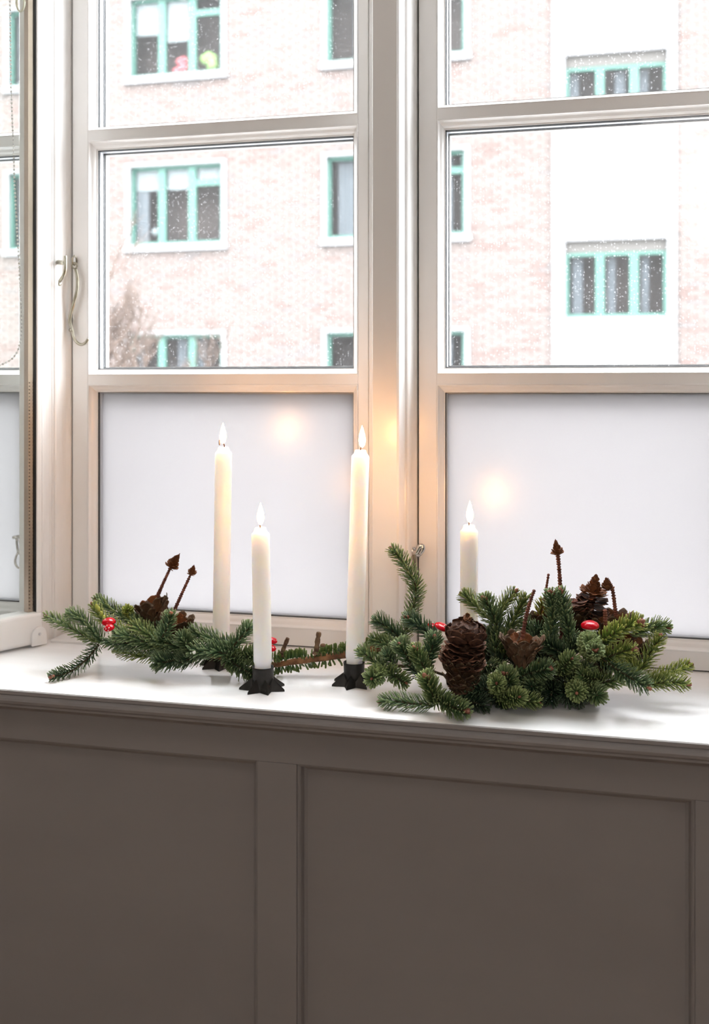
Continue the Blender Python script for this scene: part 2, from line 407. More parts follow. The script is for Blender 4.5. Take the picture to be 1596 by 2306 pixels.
st('trim_6', MB().box(NX0, offs[0]-.8607-.0360, YS-.03, YO, SILL+.0004, HEAD), M['paint'])
st('trim_7', MB().box(offs[3]+PIT-.8607+.0165, NX1, YS-.03, YO, SILL+.0004, HEAD), M['paint'])
st('trim_8', MB().box(NX0, NX1, YM, YO, HEAD-.0035, HEAD+.03), M['paint'])
st('trim_9', MB().prism_x([(YM+.001,SILL),(YM+.001,SILL+.003),(YM+.004,SILL+.0042),(YS-.004,SILL+.005),(YS-.0005,SILL+.002),(YS-.0005,SILL)], offs[1]-.8607+.0170, offs[1]-.762), M['paint'])
# (low threshold strip at the foot of the left reveal)

# ------------------------------------------------------------------ opened inner sash at the far left
a0 = P(98, 1440, 1.4465); a0 = Vector((a0.x, a0.y)); dirv = Vector((-.44, -.898)).normalized(); nrm = Vector((dirv.y, -dirv.x))  # nrm points to the right-hand side
if nrm.x < 0: nrm = -nrm
sash = thing('open_window_sash', 'white inner casement swung open at the left edge, clear glass with perforated metal edge', 'window sash', (a0.x, a0.y, SILL+.002))
def obox(mb, s0, s1, t0, t1, z0, z1):
    """box in the opened sash's own frame: s along it, t across it"""
    c = []
    for z in (z0, z1):
        for s, t in ((s0,t0),(s1,t0),(s1,t1),(s0,t1)):
            q = a0+dirv*s+nrm*t; c.append((q.x,q.y,z))
    fs = [(0,3,2,1),(4,5,6,7),(0,1,5,4),(1,2,6,5),(2,3,7,6),(3,0,4,7)]
    return mb.add(c, fs)
SL = .50; T0, T1 = -.030, 0.0
b = bevel(obox(MB(), 0, SL, T0, T1, SILL+.003, SILL+.052).build('bottom_rail', M['paint'], sash), .006, 4)
bevel(obox(MB(), .002, .0115, T0, T1-.001, SILL+.050, HEAD-.05).build('stile', M['paint'], sash), .002)
bevel(obox(MB(), SL-.03, SL, T0, T1-.001, SILL+.050, HEAD-.05).build('stile', M['paint'], sash), .002)
bevel(obox(MB(), 0, SL, T0, T1, HEAD-.05, HEAD-.01).build('top_rail', M['paint'], sash), .002)
obox(MB(), .0113, .0121, T0+.006, T1-.002, SILL+.052, HEAD-.05).build('gasket', M['gasket'], sash)
sp = obox(MB(), .0122, .0225, T0+.013, T1-.006, SILL+.052, HEAD-.05).build('edge_spacer', M['edge'], sash, label='perforated metal spacer bar along the glass edge')
hm = MB()
zz = SILL+.058
while zz < SILL+.40:
    for s in (.0142, .0203):
        obox(hm, s-.0006, s+.0006, T1-.0062, T1-.0056, zz-.0008, zz+.0008)
    zz += .0052
ho = hm.build('perforation', M['gap'], sp, kind='stuff')
obox(MB(), .0118, SL-.03, T1-.0045, T1-.0015, SILL+.050, HEAD-.048).build('pane', M['sashglass'], sash)
# white corner fitting with a screw
fit = MB()
pts = []
q0 = a0+dirv*-.002
def arch(mb, s0, s1, z0, z1, t0, t1):
    n = 8; pr = [(s0,z0),(s1,z0)]
    r = (s1-s0)/2; cs = (s0+s1)/2
    for k in range(n+1): a = pi*k/n; pr.append((cs+r*cos(a), z1-r+r*sin(a)))
    vs = []
    for t in (t0, t1):
        for s, z in pr: q = a0+dirv*s+nrm*t; vs.append((q.x,q.y,z))
    m_ = len(pr)
    fs = [(i,(i+1)%m_,(i+1)%m_+m_,i+m_) for i in range(m_)]+[tuple(range(m_))[::-1], tuple(range(m_,2*m_))]
    return mb.add(vs, fs)
cf = bevel(arch(MB(), -.004, .022, SILL+.002, SILL+.030, T1+.0002, T1+.004).build('corner_fitting', M['paint'], sash, label='small white rounded corner fitting'), .0012)
q = a0+dirv*.009+nrm*(T1+.0044)
MB().ball((q.x,q.y,SILL+.019), .0022, 8, 5).build('screw', M['spacer'], cf)

# ------------------------------------------------------------------ curve tools
def smooth_path(pts, n):
    pts = [Vector(p) for p in pts]; P_ = [2*pts[0]-pts[1]]+pts+[2*pts[-1]-pts[-2]]; out = []
    segs = len(pts)-1
    for i in range(n+1):
        f = i/n*segs; k = min(int(f), segs-1); t = f-k
        a, b, c, d = P_[k], P_[k+1], P_[k+2], P_[k+3]
        out.append(.5*((2*b)+(c-a)*t+(2*a-5*b+4*c-d)*t*t+(3*b-a-3*c+d)*t*t*t))
    return out

# ------------------------------------------------------------------ window hardware
hk = thing('window_stay_hook', 'long curved brass cabin hook hanging from the left sash stile', 'window hook', P(167, 580, YS-.004))
MB().tube([P(173,592,YS+.001), P(172,580,YS-.006), P(167,576,YS-.010), P(163,582,YS-.012), P(163,592,YS-.009), P(167,597,YS-.005), P(171,592,YS-.003)], .0016, 8).build('screw_eye', M['brass'], hk, True)
ring = [P(168+6*cos(a), 598+7*sin(a), YS-.008) for a in [2*pi*k/12 for k in range(13)]]
MB().tube(ring, .0012, 6).build('ring', M['brass'], hk, True)
rp = smooth_path([P(170,605,YS-.008), P(174,625,YS-.009), P(174,650,YS-.010), P(167,680,YS-.011), P(160,705,YS-.011), P(157,722,YS-.011), P(160,735,YS-.010), P(163,745,YS-.009), P(165,758,YS-.010), P(173,771,YS-.012), P(183,776,YS-.013), P(193,772,YS-.014), P(199,763,YS-.014)], 48)
MB().tube(rp, [.0028-.0010*abs(i/48-.4) for i in range(49)], 8).build('rod', M['brass'], hk, True)
MB().ball(P(160.5,743,YS-.010), .0038, 10, 6).build('boss', M['brass'], hk, True)
# keeper bolted to the reveal
YR = YM+.030
kp = thing('hook_keeper', 'small brass keeper with a curved arm on the left window reveal', 'window keeper', P(135, 600, YR))
MB().tube(smooth_path([P(147,576,YR-.010),P(147,590,YR-.010),P(147,604,YR-.010),P(144,618,YR-.009),P(138,628,YR-.006),P(134,634,YR-.003)], 20), [.0026]*21, 8).build('arm', M['brass'], kp, True)
MB().tube([P(147,592,YR-.010), P(131,591,YR+.002)], [.0030,.0042], 8).build('post', M['brass'], kp, True)
MB().ball(P(134,639,YR-.001), .0040, 8, 6, sx=.5).build('end_plate', M['brass'], kp, True)
# latch at the foot of the centre post
def latch(px, py, Y, label, hang=False):
    t = thing('window_latch', label, 'window latch', P(px, py, Y))
    def q(dx, dy, dY=0): return P(px+dx, py+dy, Y+dY)
    bz = MB().tube([q(-5,0,.004), q(-5,0,-.006)], .0065, 12).tube([q(8,4,.004), q(8,4,-.008)], .0060, 12)
    bz.build('base', M['chrome'], t, True)
    MB().tube(smooth_path([q(-14,-1,-.004),q(-16,-12,-.006),q(-12,-16,-.008),q(-9,-8,-.008),q(-4,2,-.008),q(4,3,-.009),q(10,-8,-.009),q(17,-12,-.008),q(19,-4,-.007),q(12,6,-.006)], 30), .0036, 8).build('lever', M['chrome'], t, True)
    if hang:
        MB().tube(smooth_path([q(-6,5,-.006),q(-7,20,-.007),q(-2,45,-.008),q(1,66,-.009),q(-3,68,-.009),q(-9,50,-.008),q(-10,25,-.007),q(-10,8,-.006)], 30), .0019, 8).build('drop_arm', M['brass'], t, True)
    else:
        MB().tube(smooth_path([q(0,6,-.007),q(1,28,-.008),q(3,55,-.009),q(8,85,-.010)], 20), [.0030-.0012*i/20 for i in range(21)], 8).build('drop_arm', M['brass'], t, True)
    return t
latch(933, 1241, YS-.006, 'polished curved window latch on the centre post above the tall fir sprig')
lt = thing('window_latch', 'grey looped window latch seen through the open sash at far left', 'window latch', P(44, 1215, YS-.006))
MB().tube([P(50,1200,YS),P(50,1215,YS-.002),P(49,1233,YS)], [.0030,.0065,.0030], 8).build('back_plate', M['chrome'], lt, True)
MB().tube([P(47,1208,YS-.006),P(28,1211,YS-.016)], [.0030,.0024], 8).build('knob', M['chrome'], lt, True)
MB().tube(smooth_path([P(37,1210,YS-.012),P(40,1240,YS-.012),P(50,1255,YS-.012),P(52,1268,YS-.012),P(46,1279,YS-.012),P(38,1276,YS-.012),P(34,1262,YS-.012),P(42,1240,YS-.012)], 30), .0019, 8).build('loop', M['chrome'], lt, True)

# ball chain of a blind, hanging in front of the far left window
ch = thing('blind_ball_chain', 'thin beaded blind chain hanging by the window at far left', 'blind chain', P(30, 600, YM-.02))
cp = smooth_path([P(22,-40,1.458),P(23,60,1.458),P(25,200,1.458),P(30,330,1.458),P(33,420,1.458),P(41,560,1.458),P(46,660,1.458),P(48,740,1.458),P(43,780,1.458),P(30,805,1.458),P(10,818,1.458),P(-20,830,1.458)], 150)
MB().tube(cp, .0004, 4).build('cord', M['bwhite'], ch)
bd = MB()
tot = 0; nxt = 0
for a, b in zip(cp, cp[1:]):
    sl_ = (b-a).length
    while nxt <= tot+sl_:
        bd.ball(a.lerp(b, (nxt-tot)/sl_), .0019, 6, 4); nxt += .0060
    tot += sl_
bd.build('beads', M['dot'], ch, True, kind='stuff')
rg = thing('blind_cord_ring', 'pale ring hanging at the top left corner by the beaded chain', 'ring', P(46, 10, 1.425))
MB().tube([P(46+9*cos(a), 4+22*sin(a), 1.425) for a in [2*pi*k/20 for k in range(21)]], .0016, 8).build('hoop', M['cream'], rg, True)

# ------------------------------------------------------------------ candles
def holder(cx, cy, rot, label):
    t = thing('candle_holder', label, 'candle holder', (cx, cy, SILL+.0002), 'star shaped iron candle holders')
    n = 7; z0 = SILL+.0003
    vs = []; fs = []
    for i in range(n):
        a = rot+2*pi*i/n; b = a+pi/n
        vs += [(cx+.031*cos(a), cy+.031*sin(a), z0), (cx+.0305*cos(a), cy+.0305*sin(a), z0+.0025),
               (cx+.0125*cos(a), cy+.0125*sin(a), z0+.0160),
               (cx+.0175*cos(b), cy+.0175*sin(b), z0), (cx+.0128*cos(b), cy+.0128*sin(b), z0+.0090)]
    for i in range(n):
        k = i*5; p = ((i-1)%n)*5; nx = ((i+1)%n)*5
        fs += [(k, k+3, k+4, k+2, k+1), (k+1, k+2, p+4, p+3, k)]
        fs += [(k+2, k+4, nx+2)]
    fs.append(tuple(x for i in range(n) for x in ((i*5+3-5*1) % (5*n), i*5))[::-1])
    MB().add(vs, fs).build('star_foot', M['iron'], t)
    MB().lathe([(.0140,.006),(.0136,.016),(.0138,.026),(.0142,.0285),(.0138,.0292),(.0128,.0286),(.0118,.0260),(.0118,.012),(.002,.0115)], (cx,cy,z0), 32).build('cup', M['iron'], t, True)
    return t
def candle(cx, cy, h, rot, tilt, label, wick, flame_off, hl, group, fscale=1.0, r=.0118):
    holder(cx, cy, rot, hl)
    base = Vector((cx, cy, SILL+.0130)); ax = Vector((tilt[0], tilt[1], 1)).normalized()
    t = thing('taper_candle', label, 'candle', base, group)
    L = h-.013
    prof = [(.0100,0),(.0104,.012),(.0106,.019),(r,.0235),(r,.06)]
    k = 6
    for i in range(1, k): prof.append((r, .06+(L-.06-.010)*i/k))
    prof += [(r,L-.0095),(r-.0004,L-.0078),(r-.0026,L-.0055),(r-.0040,L-.0030),(r-.0046,L-.0008),(r-.0052,L),(r-.0070,L-.0004),(.002,L-.0012)]
    body = MB().lathe(prof, base, 40, ax).build('wax_body', M['wax'], t, True)
    topp = base+ax*L
    R = Vector((CT, ST, 0))
    wp = [topp+R*a+Vector((0,0,b)) for a, b in wick]
    MB().tube(smooth_path(wp, 10), [.0008]*8+[.0009,.0010,.0008], 6).build('wick', M['wick'], t, True)
    fp = []
    for i in range(17):
        s = i/16; rr = .0052*fscale*(sin(pi*min(1, s**.72))**.85)*(1-.30*s) if 0 < s < 1 else .0001
        fp.append((rr, .029*fscale*s))
    fb_ = topp+R*flame_off[0]+Vector((0,0,flame_off[1]))
    MB().lathe(fp, fb_, 16).build('flame', M['flame'], t, True)
    return t, topp
g_t = 'lit white candles on the sill'
def base_at(px, py): p = W(px, py, 5, 0.0); return p
c1 = base_at(592, 1552); c3 = base_at(797, 1541); c2 = base_at(497, 1500); c4 = base_at(1056, 1534)
candle(c1.x, c1.y, .2085, radians(184)+TH, (-.018,0), 'short lit white candle in the left front, beside the fir branch', [(-.0002,-.002),(-.0004,.004),(-.0012,.008)], (.0002,.0030), 'black star shaped candle holder under the short front candle', g_t)
candle(c3.x, c3.y, .3075, radians(200)+TH, (.030,0), 'tall lit white candle in front of the centre post', [(-.0003,-.002),(.0008,.004),(.0050,.010)], (.0020,.0030), 'black star shaped candle holder next to the big fir bundle', g_t)
candle(c2.x, c2.y, .3060, radians(170)+TH, (.014,0), 'tall lit white candle standing behind the left fir branch', [(.001,-.002),(.0008,.003),(-.003,.008),(-.0058,.0095),(-.0058,.004),(-.0050,.003)], (-.0008,.0045), 'black star shaped candle holder hidden behind the left fir branch', g_t)
candle(c4.x, c4.y, .2070, radians(190)+TH, (0,0), 'short lit white candle half hidden behind the big fir bundle', [(-.0003,-.002),(0,.004),(.0004,.008)], (.0010,.0030), 'black star shaped candle holder hidden inside the big fir bundle', g_t)

# ------------------------------------------------------------------ fir sprigs
def lerp3(a, b, t): return tuple(a[i]+(b[i]-a[i])*t for i in range(3))
BLUE = (.033,.102,.056); YEL = (.20,.30,.035); DARK = (.007,.022,.010); TIPB = (.30,.42,.22); TIPY = (.60,.62,.16)  # DARK also paints the shade inside the bundle into the needles
def needle_into(V, F, C, p, d, side, L, wd, bend, col, tip):
    nrm_ = side.cross(d).normalized(); n = len(V)
    for t, wf_ in ((0,.45),(.30,.95),(.80,1.0),(.97,.78)):
        c = p+d*(L*t)+bend*(L*t*t*.5)
        ww = wd*wf_*.66; th = wd*.26*wf_
        for q in (side*ww, nrm_*th, -side*ww, -nrm_*th): V.append(tuple(c+q))
        k = 0 if t < .6 else (t-.6)/.4*.85
        cc = lerp3(col, tip, k); 
        for _ in range(4): C.extend((cc[0],cc[1],cc[2],1))
    c = p+d*L+bend*(L*.5); V.append(tuple(c)); C.extend((tip[0],tip[1],tip[2],1))
    for i in range(3):
        for k in range(4): F.append((n+i*4+k, n+i*4+(k+1)%4, n+(i+1)*4+(k+1)%4, n+(i+1)*4+k))
    for k in range(4): F.append((n+12+k, n+12+(k+1)%4, n+16))
def sprig(th, pts, tint=.25, L=.0135, dens=1.75, r=.0016, bud=1, dark=0, up=.30, wd=.0019, zmin=.007, fwd=.55, budsize=1.0, budcol=None):
    """pts: (px,py,Y) from tip to base"""
    ctrl = [W(p[0],p[1],p[2],zmin) for p in pts][::-1]
    ln = sum((b-a).length for a, b in zip(ctrl, ctrl[1:]))
    n = max(10, int(ln/.003)); path = smooth_path(ctrl, n)
    tw = MB().tube(path, [r*(1-.45*i/n) for i in range(n+1)], 6).build('twig', M['twig'], th, True)
    N = int(ln*1000*dens*1.05)+8; V=[]; F=[]; C=[]
    off = world_loc(th); Z = Vector((0,0,1)); ph = random.random()*6
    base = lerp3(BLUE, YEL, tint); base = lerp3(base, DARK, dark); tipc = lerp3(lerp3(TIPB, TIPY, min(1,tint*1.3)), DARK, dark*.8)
    for i in range(N):
        s = (i+random.random()*.6)/N; s = min(s, .999)
        f = s*n; k = int(f); p = path[k].lerp(path[k+1], f-k); T = (path[k+1]-path[k]).normalized()
        A = T.cross(Z) if abs(T.z) < .95 else T.cross(Vector((1,0,0))); A.normalize(); B = A.cross(T)
        ph += 2.39996+random.uniform(-.25,.25)
        rad = A*cos(ph)+B*sin(ph)
        fw = fwd+.35*max(0, (s-.85)/.15)
        d = (rad+T*fw+Z*up*(.4+.6*abs(cos(ph)))+Vector((random.uniform(-.12,.12),)*1+(random.uniform(-.12,.12),random.uniform(-.12,.12)))).normalized()
        LL = L*(.62+.38*min(1,(1-s)*5))*(.75 if s < .04 else 1)*random.uniform(.85,1.1)
        side = T.cross(d)
        if side.length < .05: side = A
        side.normalize(); bend = (T*.30+Z*(up*.55))
        zt = p.z+d.z*LL+bend.z*LL*.5
        if zt < SILL+.0008:
            d.z = (SILL+.0008-p.z)/LL-bend.z*.5; 
            if d.z > 0: d.z = 0
        g = random.uniform(.72,1.28); yy = random.uniform(-.04,.10)
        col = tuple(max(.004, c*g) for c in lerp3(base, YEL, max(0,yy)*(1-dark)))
        needle_into(V, F, C, p+rad*r*.7-off, d, side, LL, wd*random.uniform(.85,1.1), bend, col, tipc)
    mb = MB(); mb.v = V; mb.f = F; mb.c = C
    me = mb.mesh('needles', M['needle'], smooth=True)
    o = bpy.data.objects.new('needles', me); COL.objects.link(o); o.parent = tw; o['kind'] = 'stuff'
    if bud:
        e = path[-1]; T = (path[-1]-path[-3]).normalized(); q = T.to_track_quat('Z','Y').to_matrix()
        b_ = MB(); s = budsize
        b_.ball(e+T*.003*s, .0024*s, 8, 6, sz=1.5, M=q)
        if bud > 1:
            for k in range(bud-1):
                a = k*2.3+.5; o2 = q@Vector((cos(a)*.0032*s, sin(a)*.0032*s, .001*s))
                b_.ball(e+o2, .0021*s, 8, 6, sz=1.5, M=((T+o2.normalized()*.7).normalized()).to_track_quat('Z','Y').to_matrix())
        b_.build('bud', M['bud'], tw, True)
    return tw

def branch(label, base, stem=None, r=.003, m='bark'):
    t = thing('fir_branch', label, 'fir branch', base)
    if stem:
        pts = [W(*p) for p in stem]; n = 24; path = smooth_path(pts, n)
        rr = r if hasattr(r, '__len__') else (r, r*.7)
        MB().tube(path, [(rr[0]+(rr[1]-rr[0])*i/n)*(1+.10*random.uniform(-1,1)) for i in range(n+1)], 10).build('stem', M[m], t, True)
    return t

# ---- left branch
YL = 1.345
lb = branch('long fir branch lying across the left of the sill behind the front candle', W(400,1500,1.36),
    [(880,1447,1.405),(850,1458,1.40),(790,1472,1.395),(720,1482,1.385),(660,1490,1.375),(605,1498,1.368),(540,1484,1.36),(480,1478,1.355),(400,1466,1.35),(300,1450,1.345),(228,1447,1.34)], (.0062,.0016))
S = lambda *a, **k: sprig(lb, *a, **k)
S([(106,1389,1.335),(150,1410,1.335),(195,1434,1.338),(228,1447,1.34)], tint=.32, bud=2, L=.0125)
S([(155,1385,1.325),(180,1392,1.328),(208,1418,1.334),(232,1446,1.34)], tint=.15, bud=3, L=.0140, dens=2.3)
S([(118,1524,1.294),(155,1514,1.300),(192,1488,1.315),(222,1452,1.338)], tint=.08, dark=.25, bud=2, L=.0120)
S([(219,1350,1.385),(250,1372,1.38),(290,1396,1.375),(330,1416,1.365),(370,1440,1.355)], tint=.22, bud=2, L=.0135)
S([(210,1364,1.36),(228,1390,1.36),(262,1412,1.355),(300,1440,1.35)], tint=.55, bud=2, L=.012)
S([(286,1372,1.37),(292,1392,1.38),(310,1420,1.365)], tint=1.0, bud=0, L=.010, dens=3.0)
S([(305,1392,1.395),(335,1402,1.385),(372,1425,1.365)], tint=.1, dark=.55, bud=0)
S([(296,1412,1.325),(328,1424,1.328),(362,1450,1.335),(385,1462,1.345)], tint=.35, bud=2, L=.0135, dens=2.2)
S([(256,1431,1.328),(290,1434,1.33),(330,1446,1.335),(380,1462,1.345)], tint=.18, bud=2, L=.013, dens=2.2)
S([(383,1386,1.318),(378,1410,1.322),(364,1440,1.33),(370,1462,1.345)], tint=.12, bud=2, L=.0135, dens=2.0)
S([(262,1464,1.35),(300,1474,1.352),(345,1478,1.353),(380,1475,1.352)], tint=.50, bud=0, L=.012)
S([(352,1492,1.315),(378,1490,1.325),(410,1480,1.345)], tint=.06, dark=.25, bud=0, L=.0165, dens=3.0, wd=.0022)
S([(405,1492,1.325),(430,1484,1.335),(465,1478,1.35)], tint=.06, dark=.3, bud=0, L=.015, dens=2.6)
S([(408,1436,1.325),(425,1455,1.335),(440,1472,1.35)], tint=.12, dark=.15, bud=0, L=.016, dens=2.8)
S([(425,1424,1.355),(460,1436,1.352),(498,1450,1.348),(535,1474,1.352)], tint=.10, dark=.1, bud=0, L=.0165, dens=2.1, wd=.0022)
S([(430,1468,1.32),(465,1466,1.325),(500,1470,1.335),(535,1480,1.35)], tint=.10, bud=0, L=.0155, dens=2.4, wd=.0021)
S([(562,1412,1.335),(548,1430,1.338),(528,1452,1.342),(518,1475,1.352)], tint=.15, bud=0, L=.015, dens=1.6)
S([(572,1520,1.33),(548,1508,1.335),(522,1490,1.345),(508,1480,1.355)], tint=.20, dark=.3, bud=0, L=.0165, dens=3.0, wd=.0023)
S([(585,1470,1.335),(560,1478,1.345),(530,1482,1.355)], tint=.3, dark=.2, bud=0, L=.0155, dens=2.6, wd=.0022)
S([(350,1440,1.33),(400,1456,1.338),(450,1470,1.348)], tint=.12, dark=.1, bud=0, L=.014, dens=2.4)
S([(236,1446,1.334),(300,1452,1.340),(370,1462,1.345),(440,1474,1.350)], tint=.10, dark=.15, bud=0, L=.0135, dens=2.2, up=-.15)
# sparse needles standing on the thick brown stem
V=[];F=[];C=[]; off = world_loc(lb)
stp = smooth_path([W(*p) for p in [(880,1447,1.405),(850,1458,1.40),(790,1472,1.395),(720,1482,1.385),(660,1490,1.375),(605,1498,1.368)]], 60)
for i in range(330):
    f = random.random()*59.9; k = int(f); p = stp[k].lerp(stp[k+1], f-k); T = (stp[k+1]-stp[k]).normalized()
    a = random.choice([random.uniform(.5,2.6), random.uniform(.3,2.8), random.uniform(3.6,5.8)])
    A = T.cross(Vector((0,0,1))).normalized(); B = A.cross(T)
    rad = A*cos(a)+B*sin(a)
    upn = B.z > 0
    rad = A*cos(a)*1.0+Vector((0,0,1))*sin(a)
    d = (rad+(-T)*random.uniform(-.3,.6)*(0 if sin(a)>0 else 1)).normalized()
    g = random.uniform(.75,1.25); col = tuple(c*g for c in (.05,.115,.022))
    LL = random.uniform(.009,.0125)
    side = d.cross(Vector((0,1,0))); side = side.normalized() if side.length > .1 else T
    needle_into(V,F,C, p+rad*.0048-off, d, side, LL, .0021, Vector((0,0,.25)), col, (.20,.26,.06))
mb = MB(); mb.v=V; mb.f=F; mb.c=C
o = bpy.data.objects.new('needles', mb.mesh('needles', M['needle'], smooth=True)); COL.objects.link(o); o.parent = lb; o['kind'] = 'stuff'
for pts_, rr in (([(634,1478,1.372),(638,1462,1.372),(648,1437,1.372)], .0036), ([(713,1472,1.38),(714,1450,1.38),(718,1424,1.38)], .0042)):
    pa = smooth_path([W(*p) for p in pts_], 14)
    MB().tube(pa, [rr*(1.5 if i < 2 else 1)*(1+.18*random.uniform(-1,1))*(1-.25*i/14) for i in range(15)], 8).build('stub', M['stub'], lb, label='bare woody stub')
MB().ball(P(727,1453,1.378), .004, 8, 5, sz=.6).build('stub_scale', M['stub'], lb)
MB().ball(P(437,1469,1.31), .0024, 8, 6).ball(P(430,1471,1.311), .0013, 6, 4).build('resin_drop', M['bead'], lb, True, label='white resin drop')
yb = MB()
for x_, y_ in ((222,1372),(228,1382),(234,1391),(241,1400),(217,1366)): yb.ball(P(x_,y_,1.352), .0026, 8, 5, sz=1.6)
m_y = mat('young_shoot', (.45,.50,.10), .6); yb.build('young_shoots', m_y, lb, True, label='pale yellow young shoots')

# ---- the big bundle on the right
b1 = branch('tall upright fir sprig curving up beside the centre window latch', W(905,1470,1.40), [(905,1460,1.395),(915,1480,1.385),(940,1500,1.37)], .002, 'twig')
T_ = lambda *a, **k: sprig(b1, *a, **k)
T_([(884,1238,1.375),(902,1258,1.378),(922,1292,1.384),(936,1322,1.39),(932,1358,1.395),(922,1395,1.395),(910,1425,1.395),(908,1460,1.395)], tint=.35, dark=.05, bud=1, L=.0145, dens=2.1, up=.12, fwd=.5)
T_([(846,1398,1.37),(868,1410,1.375),(890,1428,1.38),(905,1450,1.39)], tint=.1, dark=.1, bud=0, L=.0145, dens=2.4)
T_([(918,1392,1.345),(942,1408,1.35),(968,1428,1.355),(992,1448,1.36)], tint=.0, dark=.2, bud=2, L=.015, dens=2.6)
T_([(838,1440,1.345),(866,1450,1.35),(895,1462,1.355),(918,1472,1.365)], tint=.22, bud=0, L=.0135, dens=2.3)

b2 = branch('fir branch spreading left over the centre candle holder', W(890,1520,1.33), [(870,1505,1.33),(900,1500,1.335),(950,1505,1.34),(1000,1520,1.34)], .0024, 'twig')
T_ = lambda *a, **k: sprig(b2, *a, **k)
T_([(810,1467,1.315),(830,1478,1.318),(852,1495,1.325),(870,1505,1.33)], tint=.25, bud=0, L=.0130, dens=1.9)
T_([(838,1528,1.278),(846,1524,1.290),(862,1512,1.315)], tint=.25, bud=1, L=.0140, dens=4.0, budsize=.8)
T_([(912,1537,1.29),(890,1524,1.30),(872,1508,1.32)], tint=.28, bud=1, L=.0125, dens=2.4, budsize=.7)
T_([(872,1474,1.325),(880,1488,1.33),(892,1502,1.335)], tint=.12, dark=.2, bud=0, L=.014, dens=3.2)
T_([(902,1455,1.305),(912,1470,1.31),(925,1495,1.325)], tint=.12, bud=3, L=.0155, dens=3.2)
T_([(934,1463,1.295),(945,1485,1.30),(958,1510,1.31),(968,1530,1.32)], tint=.30, bud=2, L=.0135, dens=2.5)
T_([(977,1438,1.315),(972,1460,1.318),(962,1485,1.325),(955,1505,1.335)], tint=.05, bud=1, L=.0150, dens=2.8)
T_([(925,1500,1.34),(945,1515,1.34),(975,1530,1.34)], tint=.05, dark=.5, bud=0, L=.014, dens=2.6)

b3 = branch('front fir branch with low tips pointing to the edge of the sill', W(985,1585,1.26), [(975,1585,1.262),(1000,1572,1.27),(1050,1570,1.285),(1110,1565,1.30)], .0022, 'twig')
T_ = lambda *a, **k: sprig(b3, *a, **k)
T_([(959,1528,1.245),(968,1548,1.25),(975,1568,1.255),(978,1586,1.262)], tint=.28, bud=3, L=.0150, dens=3.4, wd=.0021, budsize=1.25)
T_([(860,1580,1.258),(895,1580,1.258),(935,1585,1.258),(978,1588,1.262)], tint=.15, dark=.1, bud=1, L=.0130, dens=1.9)
T_([(1048,1602,1.232),(1022,1594,1.24),(1000,1582,1.25),(980,1575,1.262)], tint=.22, bud=3, L=.0145, dens=2.9, wd=.0020)
T_([(1090,1590,1.27),(1060,1580,1.275),(1030,1572,1.28)], tint=.0, dark=.85, bud=0, L=.0145, dens=2.2)
T_([(1040,1560,1.27),(1075,1562,1.28),(1110,1568,1.295)], tint=.0, dark=.6, bud=0, L=.0140, dens=2.6)
T_([(1212,1583,1.285),(1185,1578,1.285),(1158,1576,1.29),(1125,1572,1.30)], tint=.35, bud=1, L=.0120, dens=2.1, budsize=.6)
T_([(1167,1570,1.265),(1150,1574,1.275),(1120,1572,1.295)], tint=.35, bud=1, L=.0135, dens=3.2, budsize=.7)
T_([(1118,1540,1.262),(1120,1548,1.275),(1125,1565,1.30)], tint=.32, bud=1, L=.0130, dens=4.5, budsize=.8)
T_([(1137,1520,1.275),(1146,1535,1.285),(1140,1560,1.305)], tint=.20, bud=3, L=.0150, dens=3.2)
T_([(1060,1550,1.275),(1095,1552,1.285),(1130,1565,1.30)], tint=.0, dark=.55, bud=0, L=.0155, dens=2.8)

b4 = branch('dark green fir branch with upright tips behind the large cone', W(1120,1480,1.37), [(1115,1490,1.36),(1150,1510,1.36),(1200,1525,1.36),(1260,1535,1.36)], .0030, 'twig')
T_ = lambda *a, **k: sprig(b4, *a, **k)
T_([(1043,1341,1.375),(1063,1356,1.375),(1088,1378,1.37),(1115,1405,1.365)], tint=.38, bud=1, L=.0135, dens=2.0)
T_([(1090,1350,1.345),(1102,1368,1.35),(1115,1395,1.355),(1120,1430,1.36),(1115,1470,1.36)], tint=.18, bud=2, L=.0145, dens=2.3)
T_([(1158,1334,1.37),(1140,1355,1.37),(1125,1380,1.365),(1118,1405,1.36)], tint=.32, bud=1, L=.0125, dens=2.0)
T_([(1183,1346,1.36),(1168,1375,1.36),(1153,1405,1.36),(1140,1440,1.36),(1135,1480,1.36)], tint=.35, dark=.15, bud=0, L=.0140, dens=2.2)
T_([(1130,1512,1.335),(1112,1504,1.34),(1092,1496,1.345)], tint=.20, bud=0, L=.0130, dens=2.6)
T_([(1150,1450,1.375),(1135,1470,1.37),(1125,1500,1.36)], tint=.05, dark=.5, bud=0, L=.0150, dens=2.4)
T_([(1100,1420,1.365),(1110,1450,1.365),(1120,1490,1.36)], tint=.05, dark=.6, bud=0, L=.0145, dens=2.4)
T_([(1235,1507,1.300),(1212,1511,1.305),(1182,1520,1.315),(1150,1535,1.33)], tint=.12, bud=2, L=.0150, dens=2.6, wd=.0021)
T_([(1196,1546,1.300),(1210,1540,1.32),(1230,1535,1.345)], tint=.10, dark=.45, bud=0, L=.0145, dens=3.6)
T_([(1180,1405,1.375),(1200,1425,1.37),(1220,1450,1.37)], tint=.12, bud=0, L=.0140, dens=2.8)
T_([(1215,1415,1.36),(1205,1440,1.365),(1190,1475,1.365)], tint=.05, dark=.4, bud=0, L=.0145, dens=2.4)

